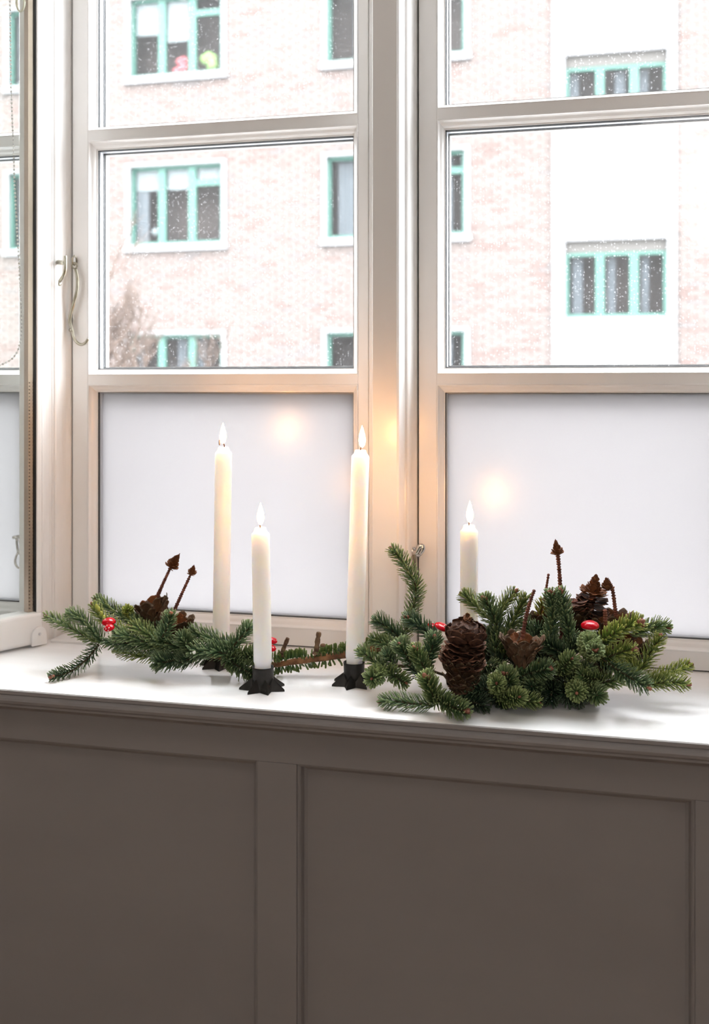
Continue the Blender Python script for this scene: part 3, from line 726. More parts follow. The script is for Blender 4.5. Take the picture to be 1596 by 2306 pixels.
b5 = branch('paired upright fir tips standing in the middle of the bundle left of the pale mushroom', W(1250,1520,1.345), [(1240,1470,1.345),(1255,1500,1.345),(1290,1530,1.345)], .0030, 'twig')
T_ = lambda *a, **k: sprig(b5, *a, **k)
T_([(1240,1338,1.325),(1244,1370,1.33),(1243,1405,1.335),(1236,1445,1.34),(1238,1475,1.345)], tint=.10, bud=3, L=.0145, dens=2.6, up=.1, wd=.0021, fwd=.75)
T_([(1262,1334,1.330),(1268,1368,1.332),(1276,1405,1.336),(1284,1440,1.34),(1270,1480,1.345)], tint=.10, bud=2, L=.0140, dens=2.4, up=.1, wd=.0021, fwd=.75)
T_([(1221,1358,1.39),(1220,1382,1.39),(1216,1410,1.385)], tint=.8, bud=1, L=.0125, dens=1.9)
T_([(1286,1485,1.30),(1272,1500,1.31),(1262,1520,1.325)], tint=.30, bud=1, L=.0135, dens=2.8, budsize=.7)
T_([(1325,1500,1.315),(1300,1520,1.32),(1280,1545,1.33)], tint=.18, dark=.1, bud=0, L=.0145, dens=2.6)
T_([(1298,1560,1.295),(1296,1554,1.310),(1290,1545,1.335)], tint=.30, bud=1, L=.0140, dens=4.6, budsize=.9)
T_([(1225,1450,1.32),(1250,1462,1.325),(1280,1485,1.335)], tint=.05, dark=.45, bud=0, L=.0145, dens=2.8)
T_([(1300,1450,1.33),(1285,1465,1.335),(1265,1490,1.34)], tint=.05, dark=.35, bud=0, L=.014, dens=2.6)
T_([(1250,1560,1.32),(1240,1545,1.33),(1250,1525,1.345)], tint=.0, dark=.8, bud=0, L=.0145, dens=2.6)
T_([(1200,1565,1.32),(1180,1555,1.33),(1160,1540,1.345)], tint=.0, dark=.85, bud=0, L=.0145, dens=2.6)

b6 = branch('grey-green fir branch with a dense round tuft under the upright mushroom', W(1345,1520,1.34), [(1330,1470,1.335),(1345,1500,1.335),(1380,1530,1.335)], .0026, 'twig')
T_ = lambda *a, **k: sprig(b6, *a, **k)
T_([(1326,1452,1.300),(1325,1462,1.318),(1330,1475,1.345)], tint=.22, bud=0, L=.0175, dens=11, wd=.0024, up=.35, fwd=.9)
T_([(1340,1466,1.288),(1335,1470,1.305),(1332,1478,1.335)], tint=.20, bud=3, L=.0140, dens=5.0, wd=.0022, fwd=.8)
T_([(1456,1547,1.300),(1425,1530,1.305),(1390,1508,1.315),(1345,1476,1.33)], tint=.10, bud=3, L=.0140, dens=2.2, wd=.0020)
T_([(1395,1532,1.32),(1360,1536,1.325),(1320,1545,1.335),(1290,1550,1.34)], tint=.35, bud=0, L=.0140, dens=2.4)
T_([(1345,1566,1.305),(1335,1558,1.315),(1325,1545,1.335)], tint=.22, dark=.2, bud=0, L=.0150, dens=4.0)
T_([(1310,1520,1.305),(1330,1528,1.315),(1360,1530,1.33)], tint=.3, bud=0, L=.0130, dens=2.8)
T_([(1365,1500,1.345),(1340,1515,1.345),(1310,1530,1.345)], tint=.05, dark=.6, bud=0, L=.0140, dens=2.6)

b7 = branch('yellow-green fir branch fanning out to the right end of the bundle', W(1420,1530,1.37), [(1345,1470,1.36),(1370,1500,1.36),(1420,1525,1.36),(1450,1540,1.355)], .0028, 'twig')
T_ = lambda *a, **k: sprig(b7, *a, **k)
T_([(1438,1402,1.315),(1410,1412,1.32),(1380,1428,1.325),(1350,1448,1.335)], tint=.75, bud=4, L=.0150, dens=2.3, wd=.0022, budsize=1.3)
T_([(1502,1414,1.375),(1478,1412,1.372),(1450,1418,1.368),(1420,1432,1.362)], tint=.28, bud=3, L=.0130, dens=2.2)
T_([(1424,1464,1.315),(1400,1468,1.318),(1372,1478,1.325),(1350,1488,1.34)], tint=.70, bud=3, L=.0130, dens=2.3, budsize=1.2)
T_([(1484,1436,1.36),(1470,1460,1.36),(1452,1490,1.36),(1432,1520,1.36)], tint=.68, bud=2, L=.0140, dens=2.1, up=.12)
T_([(1410,1490,1.375),(1425,1502,1.37),(1440,1520,1.36)], tint=.9, bud=1, L=.0125, dens=2.4)
T_([(1551,1499,1.385),(1520,1511,1.38),(1485,1524,1.37),(1450,1536,1.36)], tint=.85, bud=2, L=.0120, dens=1.9)
T_([(1545,1541,1.345),(1510,1537,1.345),(1475,1538,1.35),(1440,1540,1.355)], tint=.60, bud=3, L=.0130, dens=2.2)
T_([(1395,1500,1.36),(1400,1515,1.36),(1420,1530,1.36)], tint=.5, bud=0, L=.0130, dens=2.2)

# inner sprigs, the shade of the bundle's heart painted near-black into their needles
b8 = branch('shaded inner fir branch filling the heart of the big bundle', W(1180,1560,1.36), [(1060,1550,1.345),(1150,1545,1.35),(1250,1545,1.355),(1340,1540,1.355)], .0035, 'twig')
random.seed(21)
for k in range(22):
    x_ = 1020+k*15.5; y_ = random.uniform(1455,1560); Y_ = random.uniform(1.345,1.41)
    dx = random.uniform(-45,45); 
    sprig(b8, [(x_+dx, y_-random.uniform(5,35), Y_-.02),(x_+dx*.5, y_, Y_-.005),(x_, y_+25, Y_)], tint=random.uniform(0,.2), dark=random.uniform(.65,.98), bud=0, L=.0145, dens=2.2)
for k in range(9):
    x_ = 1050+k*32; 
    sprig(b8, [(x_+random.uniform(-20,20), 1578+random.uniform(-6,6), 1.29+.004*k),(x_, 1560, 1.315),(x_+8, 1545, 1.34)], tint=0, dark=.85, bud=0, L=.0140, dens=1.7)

# ------------------------------------------------------------------ cones
def scale_mesh(name, w_, l, curl, cols, seed, thick=.0009):
    """fan-shaped scale: root at origin, grows along +X, width along Y, +Z up"""
    rnd = random.Random(seed); nu, nv = 6, 5; V=[];C=[];F=[]
    for side in (1, -1):
        for i in range(nu+1):
            u = i/nu; wid = w_*(.16+.84*min(1,(u/.72))**.8)*(1 if u < .75 else math.sqrt(max(.05,1-((u-.75)/.27)**2)))
            for j in range(nv+1):
                v = j/nv*2-1
                x_ = l*u*(1-.06*v*v); y_ = wid*.5*v
                z_ = curl*l*u*u-.16*w_*v*v*u*.6+rnd.uniform(-.03,.03)*l*.3+side*thick*.5*(1.3-u*.6)
                V.append((x_,y_,z_))
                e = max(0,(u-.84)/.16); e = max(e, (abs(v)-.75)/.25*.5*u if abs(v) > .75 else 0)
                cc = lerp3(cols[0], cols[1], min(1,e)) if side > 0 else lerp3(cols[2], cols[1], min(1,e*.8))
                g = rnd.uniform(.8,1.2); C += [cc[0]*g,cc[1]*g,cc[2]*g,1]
    n1 = (nu+1)*(nv+1)
    for i in range(nu):
        for j in range(nv):
            a = i*(nv+1)+j; q = (a, a+nv+1, a+nv+2, a+1); F.append(q); F.append(tuple(x_+n1 for x_ in q[::-1]))
    bd_ = [j for j in range(nv+1)]+[i*(nv+1)+nv for i in range(1,nu+1)]+[nu*(nv+1)+j for j in range(nv-1,-1,-1)]+[i*(nv+1) for i in range(nu-1,0,-1)]
    for a, b in zip(bd_, bd_[1:]+bd_[:1]): F.append((a, b, b+n1, a+n1))
    mb = MB(); mb.v=V; mb.f=F; mb.c=C
    return mb.mesh(name, M['scale'], smooth=True)
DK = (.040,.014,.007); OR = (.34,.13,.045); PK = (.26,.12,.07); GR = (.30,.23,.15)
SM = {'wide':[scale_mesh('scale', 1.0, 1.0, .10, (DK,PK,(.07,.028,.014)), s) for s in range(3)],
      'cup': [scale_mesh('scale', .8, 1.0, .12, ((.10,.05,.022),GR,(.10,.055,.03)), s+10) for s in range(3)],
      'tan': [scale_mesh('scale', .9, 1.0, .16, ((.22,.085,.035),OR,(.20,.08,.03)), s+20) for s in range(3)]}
def cone(name, label, base, axis, rings, core, seed=1, yaw=0, cat='pine cone', coremat='rachis'):
    """rings: (height along axis, reach, tilt deg, count, kind, width). core: list of (height, radius)"""
    rnd = random.Random(seed); t = thing(name, label, cat, base)
    ax = Vector(axis).normalized(); Q = ax.to_track_quat('Z','Y').to_matrix()
    n = 40; hs = core[-1][0]-core[0][0]
    pts = []; rr = []
    for i in range(n+1):
        h_ = core[0][0]+hs*i/n
        for a, b in zip(core, core[1:]):
            if a[0] <= h_ <= b[0]+1e-9: r_ = a[1]+(b[1]-a[1])*(h_-a[0])/(b[0]-a[0]+1e-9)
        pts.append(Vector(base)+ax*h_+Q@Vector((rnd.uniform(-1,1),rnd.uniform(-1,1),0))*r_*.12)
        rr.append(r_*(1.25 if i % 2 else .85)*rnd.uniform(.9,1.1))
    MB().tube(pts, rr, 8).build('core', M[coremat], t)
    ph = 0
    for rg_ in rings:
        h_, reach, tilt, cnt, kind, wdt = rg_[:6]; r0 = rg_[6] if len(rg_) > 6 else None; ln_ = rg_[7] if len(rg_) > 7 else None
        ph += 1.9
        for k in range(cnt):
            a = ph+2*pi*k/cnt+rnd.uniform(-.12,.12); tl = radians(tilt+rnd.uniform(-8,8)*(1 if ln_ is None or tilt > 75 else 1.9))
            rad = Vector((cos(a), sin(a), 0)); d = rad*cos(tl)+Vector((0,0,1))*sin(tl)
            y_ = Vector((-sin(a), cos(a), 0)); z_ = d.cross(y_)
            if z_.z < 0 and abs(tilt) < 80 and ln_ is None: z_ = -z_; y_ = -y_
            l = (reach/max(.25, cos(tl)) if ln_ is None else ln_)*rnd.uniform(.88,1.08)
            wv = (min(wdt, reach*1.35) if ln_ is None else wdt)*rnd.uniform(.85,1.15)
            R3 = Matrix((d*l, y_*wv, z_*l)).transposed()
            root = Vector((0,0,h_+rnd.uniform(-.0016,.0016)))+rad*(.002 if r0 is None else r0)
            M4 = (Q@R3).to_4x4(); M4.translation = Q@root
            o = bpy.data.objects.new('scale', rnd.choice(SM[kind])); COL.objects.link(o); o.parent = t; o.matrix_local = M4
    return t, ax
V3 = Vector
mm = .001
# big cone at the front of the bundle
bp = P(1035, 1562, 1.272); tp = P(1052, 1388, 1.268); ax = (tp-bp); LN = ax.length
R_ = []
prof_b = [(.04,.017),(.09,.021),(.14,.024),(.19,.0255),(.24,.027),(.29,.0275),(.34,.028),(.39,.0275),(.44,.027),(.49,.0262),(.54,.0255),(.585,.025),(.63,.0235)]
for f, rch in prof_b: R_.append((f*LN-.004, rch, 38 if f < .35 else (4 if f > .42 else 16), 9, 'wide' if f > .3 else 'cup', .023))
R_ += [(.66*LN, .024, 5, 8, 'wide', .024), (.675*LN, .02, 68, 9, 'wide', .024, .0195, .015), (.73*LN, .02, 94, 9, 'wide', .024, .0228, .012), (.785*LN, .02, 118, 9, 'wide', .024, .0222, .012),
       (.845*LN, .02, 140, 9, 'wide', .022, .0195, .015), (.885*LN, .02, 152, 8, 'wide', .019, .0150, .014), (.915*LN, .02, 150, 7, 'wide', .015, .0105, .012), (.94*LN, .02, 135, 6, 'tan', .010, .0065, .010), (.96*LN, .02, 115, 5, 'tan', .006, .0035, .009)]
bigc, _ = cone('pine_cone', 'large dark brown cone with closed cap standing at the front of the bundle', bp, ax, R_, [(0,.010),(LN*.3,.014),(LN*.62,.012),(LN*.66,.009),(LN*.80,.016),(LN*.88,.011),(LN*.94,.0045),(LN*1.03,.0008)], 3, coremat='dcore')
# broken cup cone with a bare core, right of the big cone
def cup(label, px0, py0, px1, py1, Y, spike, spr, nr, width, seed, headk=None, lean=0):
    b0 = P(px0, py0, Y); t0 = P(px1, py1, Y+lean); ax = t0-b0; hL = ax.length
    nr = nr+2; R_ = []
    for i in range(nr):
        f = i/(nr-1); R_.append((hL*(f*.80-.10), width, 62-6*f, 6+int(4*f), 'cup', .011+.006*f, width*(.26+.56*f), .0165))
    R_ += [(hL*.55, width*.8, 20, 7, 'tan', .018), (hL*.80, width, 38, 7, 'cup', .020, width*.74, .011), (hL*.84, width, 75, 5, 'tan', .016, width*.55, .011)]
    t, a = cone('pine_cone', label, b0, ax, R_, [(0,.003),(hL*.5,.006),(hL*.7,.004)], seed, coremat='dcore')
    if spike:
        p_ = smooth_path([P(*q) for q in spike], 40)
        MB().tube(p_, [spr*(1-.35*i/40)*(1.30 if i % 2 else .80)*random.uniform(.88,1.15) for i in range(41)], 7).build('bare_core', M['rachis'], t, label='bare spiky core rising from the cone')
    return t
def head(t, px, py, Y, px1, py1, r, kind='tan', nr=5, cnt=6):
    nr += 3
    b0 = P(px, py, Y); ax = P(px1, py1, Y)-b0; hL = ax.length; Q = ax.normalized().to_track_quat('Z','Y').to_matrix(); rnd = random.Random(int(px))
    base = world_loc(t)
    MB().tube([b0, b0+ax*.5, b0+ax], [r*.26, r*.20, .0005], 8).build('tip_core', M['rachis'], t)
    for i in range(nr):
        f = i/(nr-1)
        for k in range(cnt):
            a = 2*pi*k/cnt+i*1.1; tl = radians((10 if i == 0 else 30+50*f)+rnd.uniform(-12,12)); rad = Vector((cos(a),sin(a),0))
            d = rad*cos(tl)+Vector((0,0,1))*sin(tl); y_ = Vector((-sin(a),cos(a),0)); z_ = d.cross(y_)
            l = (r*1.05 if i == 0 else r*.85*(1-.50*f))*rnd.uniform(.8,1.2); r_in = 0 if i == 0 else r*.30*(1-.9*f)
            R3 = Matrix((d*l, y_*r*(.95-.5*f), z_*l)).transposed(); M4 = (Q@R3).to_4x4(); M4.translation = (b0-base)+Q@(Vector((0,0,hL*f*.72))+rad*r_in)
            o = bpy.data.objects.new('scale', rnd.choice(SM[kind])); COL.objects.link(o); o.parent = t; o.matrix_local = M4
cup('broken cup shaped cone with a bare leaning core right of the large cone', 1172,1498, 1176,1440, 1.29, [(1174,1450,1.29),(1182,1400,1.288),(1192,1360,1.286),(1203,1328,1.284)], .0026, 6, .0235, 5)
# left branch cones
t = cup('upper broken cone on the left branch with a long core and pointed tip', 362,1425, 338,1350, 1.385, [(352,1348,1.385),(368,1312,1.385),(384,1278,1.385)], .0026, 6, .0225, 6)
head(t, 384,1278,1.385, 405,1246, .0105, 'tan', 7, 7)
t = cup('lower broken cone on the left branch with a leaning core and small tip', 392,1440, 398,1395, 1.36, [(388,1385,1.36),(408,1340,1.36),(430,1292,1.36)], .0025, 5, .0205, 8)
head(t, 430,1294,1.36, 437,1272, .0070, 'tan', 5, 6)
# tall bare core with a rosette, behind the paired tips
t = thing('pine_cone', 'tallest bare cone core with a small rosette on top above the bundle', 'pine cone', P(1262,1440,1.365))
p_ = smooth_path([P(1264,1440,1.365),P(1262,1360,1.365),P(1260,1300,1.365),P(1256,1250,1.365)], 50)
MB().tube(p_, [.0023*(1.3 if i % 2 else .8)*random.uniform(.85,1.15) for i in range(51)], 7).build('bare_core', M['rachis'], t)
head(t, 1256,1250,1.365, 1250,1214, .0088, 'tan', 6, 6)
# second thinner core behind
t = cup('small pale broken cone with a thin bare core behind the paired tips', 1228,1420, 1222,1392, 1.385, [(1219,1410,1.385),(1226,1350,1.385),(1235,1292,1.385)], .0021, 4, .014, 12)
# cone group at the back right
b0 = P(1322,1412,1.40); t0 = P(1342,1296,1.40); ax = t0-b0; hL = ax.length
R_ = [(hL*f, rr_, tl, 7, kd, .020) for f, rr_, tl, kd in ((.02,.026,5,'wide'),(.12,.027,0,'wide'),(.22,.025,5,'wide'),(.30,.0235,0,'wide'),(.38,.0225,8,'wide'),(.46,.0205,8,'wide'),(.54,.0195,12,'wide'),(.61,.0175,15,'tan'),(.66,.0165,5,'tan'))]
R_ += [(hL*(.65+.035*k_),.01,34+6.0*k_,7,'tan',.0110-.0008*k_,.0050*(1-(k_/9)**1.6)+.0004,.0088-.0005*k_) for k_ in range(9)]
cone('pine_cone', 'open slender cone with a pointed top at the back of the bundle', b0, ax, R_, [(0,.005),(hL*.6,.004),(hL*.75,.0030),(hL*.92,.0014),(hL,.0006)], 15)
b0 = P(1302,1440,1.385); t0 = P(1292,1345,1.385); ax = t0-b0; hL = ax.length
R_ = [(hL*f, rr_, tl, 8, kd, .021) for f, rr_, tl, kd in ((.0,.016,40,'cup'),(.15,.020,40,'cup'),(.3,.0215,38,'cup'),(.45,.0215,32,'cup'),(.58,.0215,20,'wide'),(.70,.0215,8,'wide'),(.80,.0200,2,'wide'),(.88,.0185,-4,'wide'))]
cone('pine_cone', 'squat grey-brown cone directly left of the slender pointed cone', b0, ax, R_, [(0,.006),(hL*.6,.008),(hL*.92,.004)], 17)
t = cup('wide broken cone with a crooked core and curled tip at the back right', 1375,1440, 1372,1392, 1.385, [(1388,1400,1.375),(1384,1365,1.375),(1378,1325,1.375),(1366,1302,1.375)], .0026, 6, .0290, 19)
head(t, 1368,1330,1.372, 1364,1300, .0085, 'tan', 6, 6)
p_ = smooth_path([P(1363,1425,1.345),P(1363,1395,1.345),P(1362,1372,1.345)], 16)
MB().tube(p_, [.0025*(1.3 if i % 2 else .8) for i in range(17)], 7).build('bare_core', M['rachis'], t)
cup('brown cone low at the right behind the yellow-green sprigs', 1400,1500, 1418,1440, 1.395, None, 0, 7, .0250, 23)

# ------------------------------------------------------------------ toadstools
def toadstool(px, py, Y, r, ax, stem, label, dots, cyl=1.0):
    c = P(px, py, Y); A = Vector(ax).normalized()
    t = thing('toadstool', label, 'decorative mushroom', c-A*stem)
    MB().lathe([(r*.30,-stem),(r*.27,-stem*.5),(r*.30,r*.05)], c, 16, A).build('stem', M['cream'], t, True)
    MB().lathe([(r*.30,-.0004),(r*.80,-r*.16),(r*.96,-r*.04),(r*.94,r*.02)], c, 28, A).build('gills', M['cream'], t, True)
    cap_ = [(r*.97,-r*.02),(r,r*.06)]+[(r*cos(a), r*.06+r*.60*cyl*sin(a)) for a in [pi/2*k/8 for k in range(1,8)]]+[(r*.02, r*.06+r*.60*cyl)]
    MB().lathe(cap_, c, 32, A).build('cap', M['red'], t, True)
    Q = A.to_track_quat('Z','Y').to_matrix(); d_ = MB()
    for a, e in dots:
        a = radians(a); e = radians(e)
        n_ = Vector((cos(e)*cos(a), cos(e)*sin(a), sin(e)*.9))
        p_ = Vector((r*cos(e)*cos(a), r*cos(e)*sin(a), r*.06+r*.60*cyl*sin(e)))
        d_.ball(c+Q@p_, r*.11, 8, 5, sz=.4, M=(Q@n_).to_track_quat('Z','Y').to_matrix())
    if dots: d_.build('spots', M['dot'], t, True)
    return t
toadstool(245,1402,1.330,.0095,(.05,-.25,1),.010,'larger red toadstool behind its twin on the left branch',[(200,60),(320,50)])
toadstool(246,1415,1.316,.0072,(0,-.45,1),.013,'smaller spotted red toadstool in front on the left branch',[(250,35),(300,55),(215,45),(285,15),(160,60)])
toadstool(613,1444,1.362,.0068,(.25,-.3,1),.014,'upper red toadstool peeping out behind the short front candle',[(330,35)])
toadstool(610,1461,1.350,.0070,(.2,-.3,1),.012,'lower red toadstool peeping out behind the short front candle',[(340,30),(300,60)])
toadstool(994,1413,1.330,.0096,(.42,-.15,1),.020,'red toadstool tilted against the large cone',[(250,70),(330,60)], .8)
toadstool(974,1411,1.375,.0075,(.3,-.1,1),.020,'small red toadstool half hidden behind the tilted one',[(250,60)], .8)
toadstool(1328,1411,1.318,.0112,(0,-.12,1),.018,'upright glossy red toadstool on the round fir tuft at right',[], .95)

# ------------------------------------------------------------------ street outside and the house opposite
YB = 16.4
st('street', MB().box(-25, 25, YO+.02, YB+3, -3.2, -3.0), M['street'])
bld = thing('apartment_building', 'pale pink brick apartment house with teal framed windows across the street', 'building', (P(700,800,YB).x, YB, -3.0))
XL, XR = -14.0, 6.5; ZT = CZ+11.5
def BX(px): return PX(px, YB)
def BZ(px, py): return P(px, py, YB).z
openings = []      # x0,x1,z0,z1
def far_window(pxl, pxr, zt, zb, mull, style, idx, plaster=False):
    x0, x1 = BX(pxl), BX(pxr)
    openings.append((x0-.075, x1+.075, zb-.12, zt+.06))
    f = MB(); fr = .055
    # surround
    s = MB(); s.box(x0-.075, x0, YB-.03, YB+.14, zb-.04, zt+.06); s.box(x1, x1+.075, YB-.03, YB+.14, zb-.04, zt+.06)
    s.box(x0, x1, YB-.03, YB+.14, zt, zt+.06); s.box(x0-.10, x1+.10, YB-.07, YB+.14, zb-.115, zb-.0)
    wn = s.build('window', M['bwhite'], bld)
    if plaster:
        MB().box(x0, x1, YB+.05, YB+.075, zt-.17, zt).build('lintel_shadow', M['lintelshade'], wn); zt2 = zt-.17  # grey slab paints the lintel's shadow across the window top
    else: zt2 = zt
    fy0, fy1 = YB+.06, YB+.12
    f.box(x0, x1, fy0, fy1, zt2-fr, zt2).box(x0, x1, fy0, fy1, zb, zb+fr).box(x0, x0+fr, fy0, fy1, zb+fr, zt2-fr).box(x1-fr, x1, fy0, fy1, zb+fr, zt2-fr)
    xs_ = [x0+(x1-x0)*m_ for m_ in mull]
    for xm in xs_: f.box(xm-.065, xm+.065, fy0, fy1, zb+fr, zt2-fr)
    lights = []
    e = [x0+fr]+[v for xm in xs_ for v in (xm-.065, xm+.065)]+[x1-fr]
    for a, b in zip(e[0::2], e[1::2]): lights.append((a, b))
    if 'T' in style:
        a, b = lights[-1]; zc = zt2-(zt2-zb)*.23; f.box(a, b, fy0, fy1, zc-.05, zc+.05)
    f.build('frame', M['teal'], wn)
    for a, b in lights: MB().box(a, b, YB+.085, YB+.095, zb+fr, zt2-fr).build('pane', M['farglass'], wn)
    MB().box(x0, x1, YB+.55, YB+.57, zb, zt).build('room_beyond', M['broom'], wn)
    rnd = random.Random(idx)
    for i, (a, b) in enumerate(lights):
        if 'B' in style: MB().box(a+.01, b-.01, YB+.13, YB+.14, zt2-(zt2-zb)*(.27 if i < 2 else .19)-.03, zt2-fr).build('blind', M['blindw'], wn)
        if 'C' in style:
            n_ = 6; q0 = a+(b-a)*rnd.choice([.0,.15,.45]); q1 = q0+(b-a)*rnd.uniform(.3,.5); cm = MB()
            for k in range(n_): cm.tube([(q0+(q1-q0)*k/n_, YB+.20, zb+.06),(q0+(q1-q0)*k/n_, YB+.20, zt2-.06)], (q1-q0)/n_*.62, 6)
            cm.build('curtain', M['curtain'], wn)
        if 'W' in style and i < 2:
            MB().box(a+.01, b-.01, YB+.13, YB+.14, zb+(zt2-zb)*(.45 if i else .56), zt2-fr).build('blind', M['blindw'], wn)
        if 'P' in style and i:
            pm = MB()
            for k in range(7): pm.ball((a+(b-a)*rnd.uniform(.2,.8), YB+.20, zb+.10+rnd.uniform(0,.22)), rnd.uniform(.05,.10), 7, 5)
            pm.build('potted_plant', M['pot'] if i == 1 else M['leafout'], wn)
    if 'L' in style: MB().box(x0+fr, x0+fr+(lights[0][1]-x0)*.45, YB+.15, YB+.16, zb+.05, zt2-.06).build('curtain', M['curtain'], wn); MB().ball((lights[0][1]-.10, YB+.18, zb+.24), .07, 10, 6).build('round_lamp', M['blindw'], wn)
zA_t, zA_b = BZ(500,366), BZ(500,546); dz = BZ(500,546)-BZ(500,158); dz = -dz
FL = BZ(500,160)-BZ(500,546)
for k in (-1, 0, 1, 2):
    far_window(293, 500, zA_t+k*FL, zA_b+k*FL, (.335,.665), {-1:'C',0:'TBL',1:'WPT',2:'C'}[k], 5+k)
    far_window(-160, -15, zA_t+k*FL, zA_b+k*FL, (.5,), 'C', 15+k)
    far_window(735, 868, zA_t+k*FL, zA_b+k*FL, (), 'CP', 25+k)
    far_window(915, 1047, zA_t+k*FL, zA_b+k*FL, (), 'CT' if k == 0 else 'CP', 35+k)
far_window(20, 50, zA_t, zA_b, (), 'C', 71); far_window(20, 50, zA_t+FL, zA_b+FL, (), 'C', 72)
zC_t, zC_b = BZ(1390,540), BZ(1390,714); FC = BZ(1390,292)-zC_b
for k in (-1, 0, 1):
    far_window(1272, 1502, zC_t+k*FC, zC_b+k*FC, (.345,.68), 'C', 45+k, True)
for k in (-1, 0, 1, 2): far_window(1660, 1790, zA_t+k*FL, zA_b+k*FL, (.5,), 'C', 55+k)
px0, px1 = BX(1243), BX(1524)
# backing wall behind the bricks, with the openings cut out as strips
def wall_minus(mb, x0, x1, z0, z1, y0, y1, ops):
    xs_ = sorted(set([x0, x1]+[min(max(v, x0), x1) for o in ops for v in (o[0], o[1])]))
    for a, b in zip(xs_, xs_[1:]):
        if b-a < 1e-4: continue
        c = (a+b)/2; cuts = sorted([(o[2], o[3]) for o in ops if o[0] < c < o[1]]); z = z0
        for lo, hi in cuts:
            if lo > z: mb.box(a, b, y0, y1, z, min(lo, z1))
            z = max(z, hi)
        if z < z1: mb.box(a, b, y0, y1, z, z1)
    return mb
wall_minus(MB(), XL, px0, -3, ZT, YB+.02, YB+.30, openings).build('wall', M['mortar'], bld)
wall_minus(MB(), px1, XR, -3, ZT, YB+.02, YB+.30, openings).build('wall', M['mortar'], bld)
pl_ = wall_minus(MB(), px0, px1, -3, ZT, YB-.05, YB+.30, openings).build('plaster_bay', M['plaster'], bld)
MB().box(XL, XR, YB+.58, YB+.75, -3, ZT+.1).build('inner_wall', M['broom'], bld)
MB().box(XL-.2, XR+.2, YB-.4, YB+3, ZT, ZT+.25).build('cornice', M['bwhite'], bld)
# faint moulded emblem lines on the plaster between the windows
em = MB()
for pts_ in ([(1320,440),(1350,425),(1380,440)],[(1345,370),(1400,360),(1420,440)],[(1330,380),(1370,420),(1410,445)]):
    em.tube([P(x_,y_,YB-.055) for x_,y_ in pts_], .022, 6)
em.build('relief_lines', M['plaster'], pl_)
# bricks
random.seed(5)
BW, BH, GX, GZ = .228, .055, .012, .012
bz0, bz1 = CZ-1.2, CZ+7.6
all_bricks = []
row = 0; z = bz0
while z < bz1:
    x = XL+2.0+(row % 2)*(BW+GX)/2
    while x < XR-1.5:
        a, b = x, x+BW
        segs = [(a, b)]
        for o in openings+[(px0-.004, px1+.004, -9, 99)]:
            if o[2] < z+BH and o[3] > z:
                ns = []
                for s0, s1 in segs:
                    if s1 <= o[0] or s0 >= o[1]: ns.append((s0, s1))
                    else:
                        if s0 < o[0]: ns.append((s0, o[0]))
                        if s1 > o[1]: ns.append((o[1], s1))
                segs = ns
        for s0, s1 in segs:
            if s1-s0 > .03: all_bricks.append((s0, s1, z))
        x += BW+GX
    z += BH+GZ; row += 1
def brick_col():
    k = random.random()
    c = lerp3((0.110,0.090,0.083), (0.115,0.098,0.091), random.random())
    if k < .16: c = lerp3(c, (0.101,0.074,0.067), random.uniform(.3,1))
    elif k > .92: c = (0.101,0.090,0.087)
    return c
def near(bk):
    c = Vector(((bk[0]+bk[1])/2, YB, bk[2])); d = (c-Vector((0,0,CZ)))
    dep = -ST*d.x+CT*d.y; pxx = CX+FPX*(CT*d.x+ST*d.y)/dep; pyy = HY-FPX*d.z/dep
    return pxx, pyy
vis = [b for b in all_bricks if 1062 < near(b)[0] < 1240 and 290 < near(b)[1] < 815 and b[1]-b[0] > .2]
vis = sorted(vis, key=lambda b: -b[0])[:300]; vset = set(vis)
brick_meshes = []
for k in range(8):
    mb = MB().box(0, BW, 0, .03, 0, BH); c = brick_col(); mb.c = [c[0],c[1],c[2],1]*8
    brick_meshes.append(mb.mesh('brick', M['brick']))
bl = world_loc(bld)
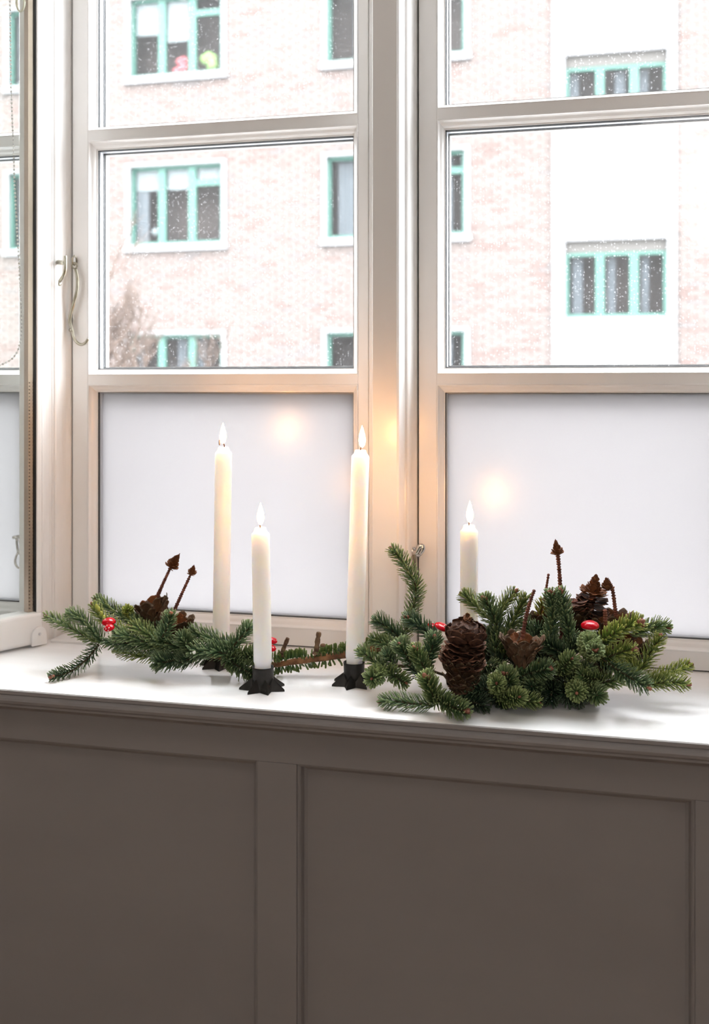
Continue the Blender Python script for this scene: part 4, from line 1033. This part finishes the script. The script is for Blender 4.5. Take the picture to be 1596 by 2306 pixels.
for b in vis:
    o = bpy.data.objects.new('brick', random.choice(brick_meshes)); COL.objects.link(o); o.parent = bld
    o.location = (b[0]-bl.x, YB-random.uniform(0,.006)-bl.y, b[2]-bl.z)
    o.scale.x = (b[1]-b[0])/BW
mb = MB(); mb.c = []
for b in all_bricks:
    if b in vset: continue
    y0 = YB-random.uniform(0,.006)
    mb.box(b[0], b[1], y0, YB+.03, b[2], b[2]+BH); c = brick_col(); mb.c += [c[0],c[1],c[2],1]*8
mb.build('brickwork', M['brick'], bld, kind='stuff')

# bare shrub in front of the house, low at the left window
random.seed(11)
def bare_tree(label, px, pyb, Y, height, spread, seed, nb):
    rnd = random.Random(seed); base = P(px, pyb, Y); base = Vector((base.x, Y, -3.0))
    t = thing('bare_tree', label, 'tree', base)
    top = P(px, pyb, Y)
    MB().tube([base, base.lerp(top,.5)+Vector((.1,0,0)), top], [.10,.08,.06], 8).build('trunk', M['treebark'], t, True)
    mb = MB()
    def grow(p, d, ln, r, lev):
        pts = [p]; q = p.copy(); dd = d.copy()
        for i in range(4):
            dd = (dd+Vector((rnd.uniform(-.25,.25), rnd.uniform(-.25,.25), rnd.uniform(-.08,.22)))).normalized(); q = q+dd*(ln/4); pts.append(q.copy())
        mb.tube(pts, [r*(1-.16*i) for i in range(5)], 5, False)
        if lev > 0:
            for k in range(4):
                i = rnd.choice((1,2,3,4)); nd_ = (dd+Vector((rnd.uniform(-1,1),rnd.uniform(-.7,.7),rnd.uniform(-.3,.8)))).normalized()
                grow(pts[i], nd_, ln*rnd.uniform(.5,.72), r*.55, lev-1)
    for k in range(nb):
        a = rnd.uniform(-1,1)
        grow(top+Vector((rnd.uniform(-.15,.15),0,-rnd.uniform(0,.5))), Vector((a*spread,rnd.uniform(-.4,.4),1)).normalized(), height*rnd.uniform(.5,1), .030, 3)
    mb.build('branches', M['treebark'], t, True)
bare_tree('brown bare shrub low in the left window before the brick house', 305, 850, 10.5, .75, .7, 3, 6)
bare_tree('thin bare sapling beside the denser shrub outside the left window', 238, 850, 8.0, .80, .30, 9, 3)
bare_tree('slight bare bush under the teal window outside', 430, 862, 13.6, .75, .9, 14, 3)
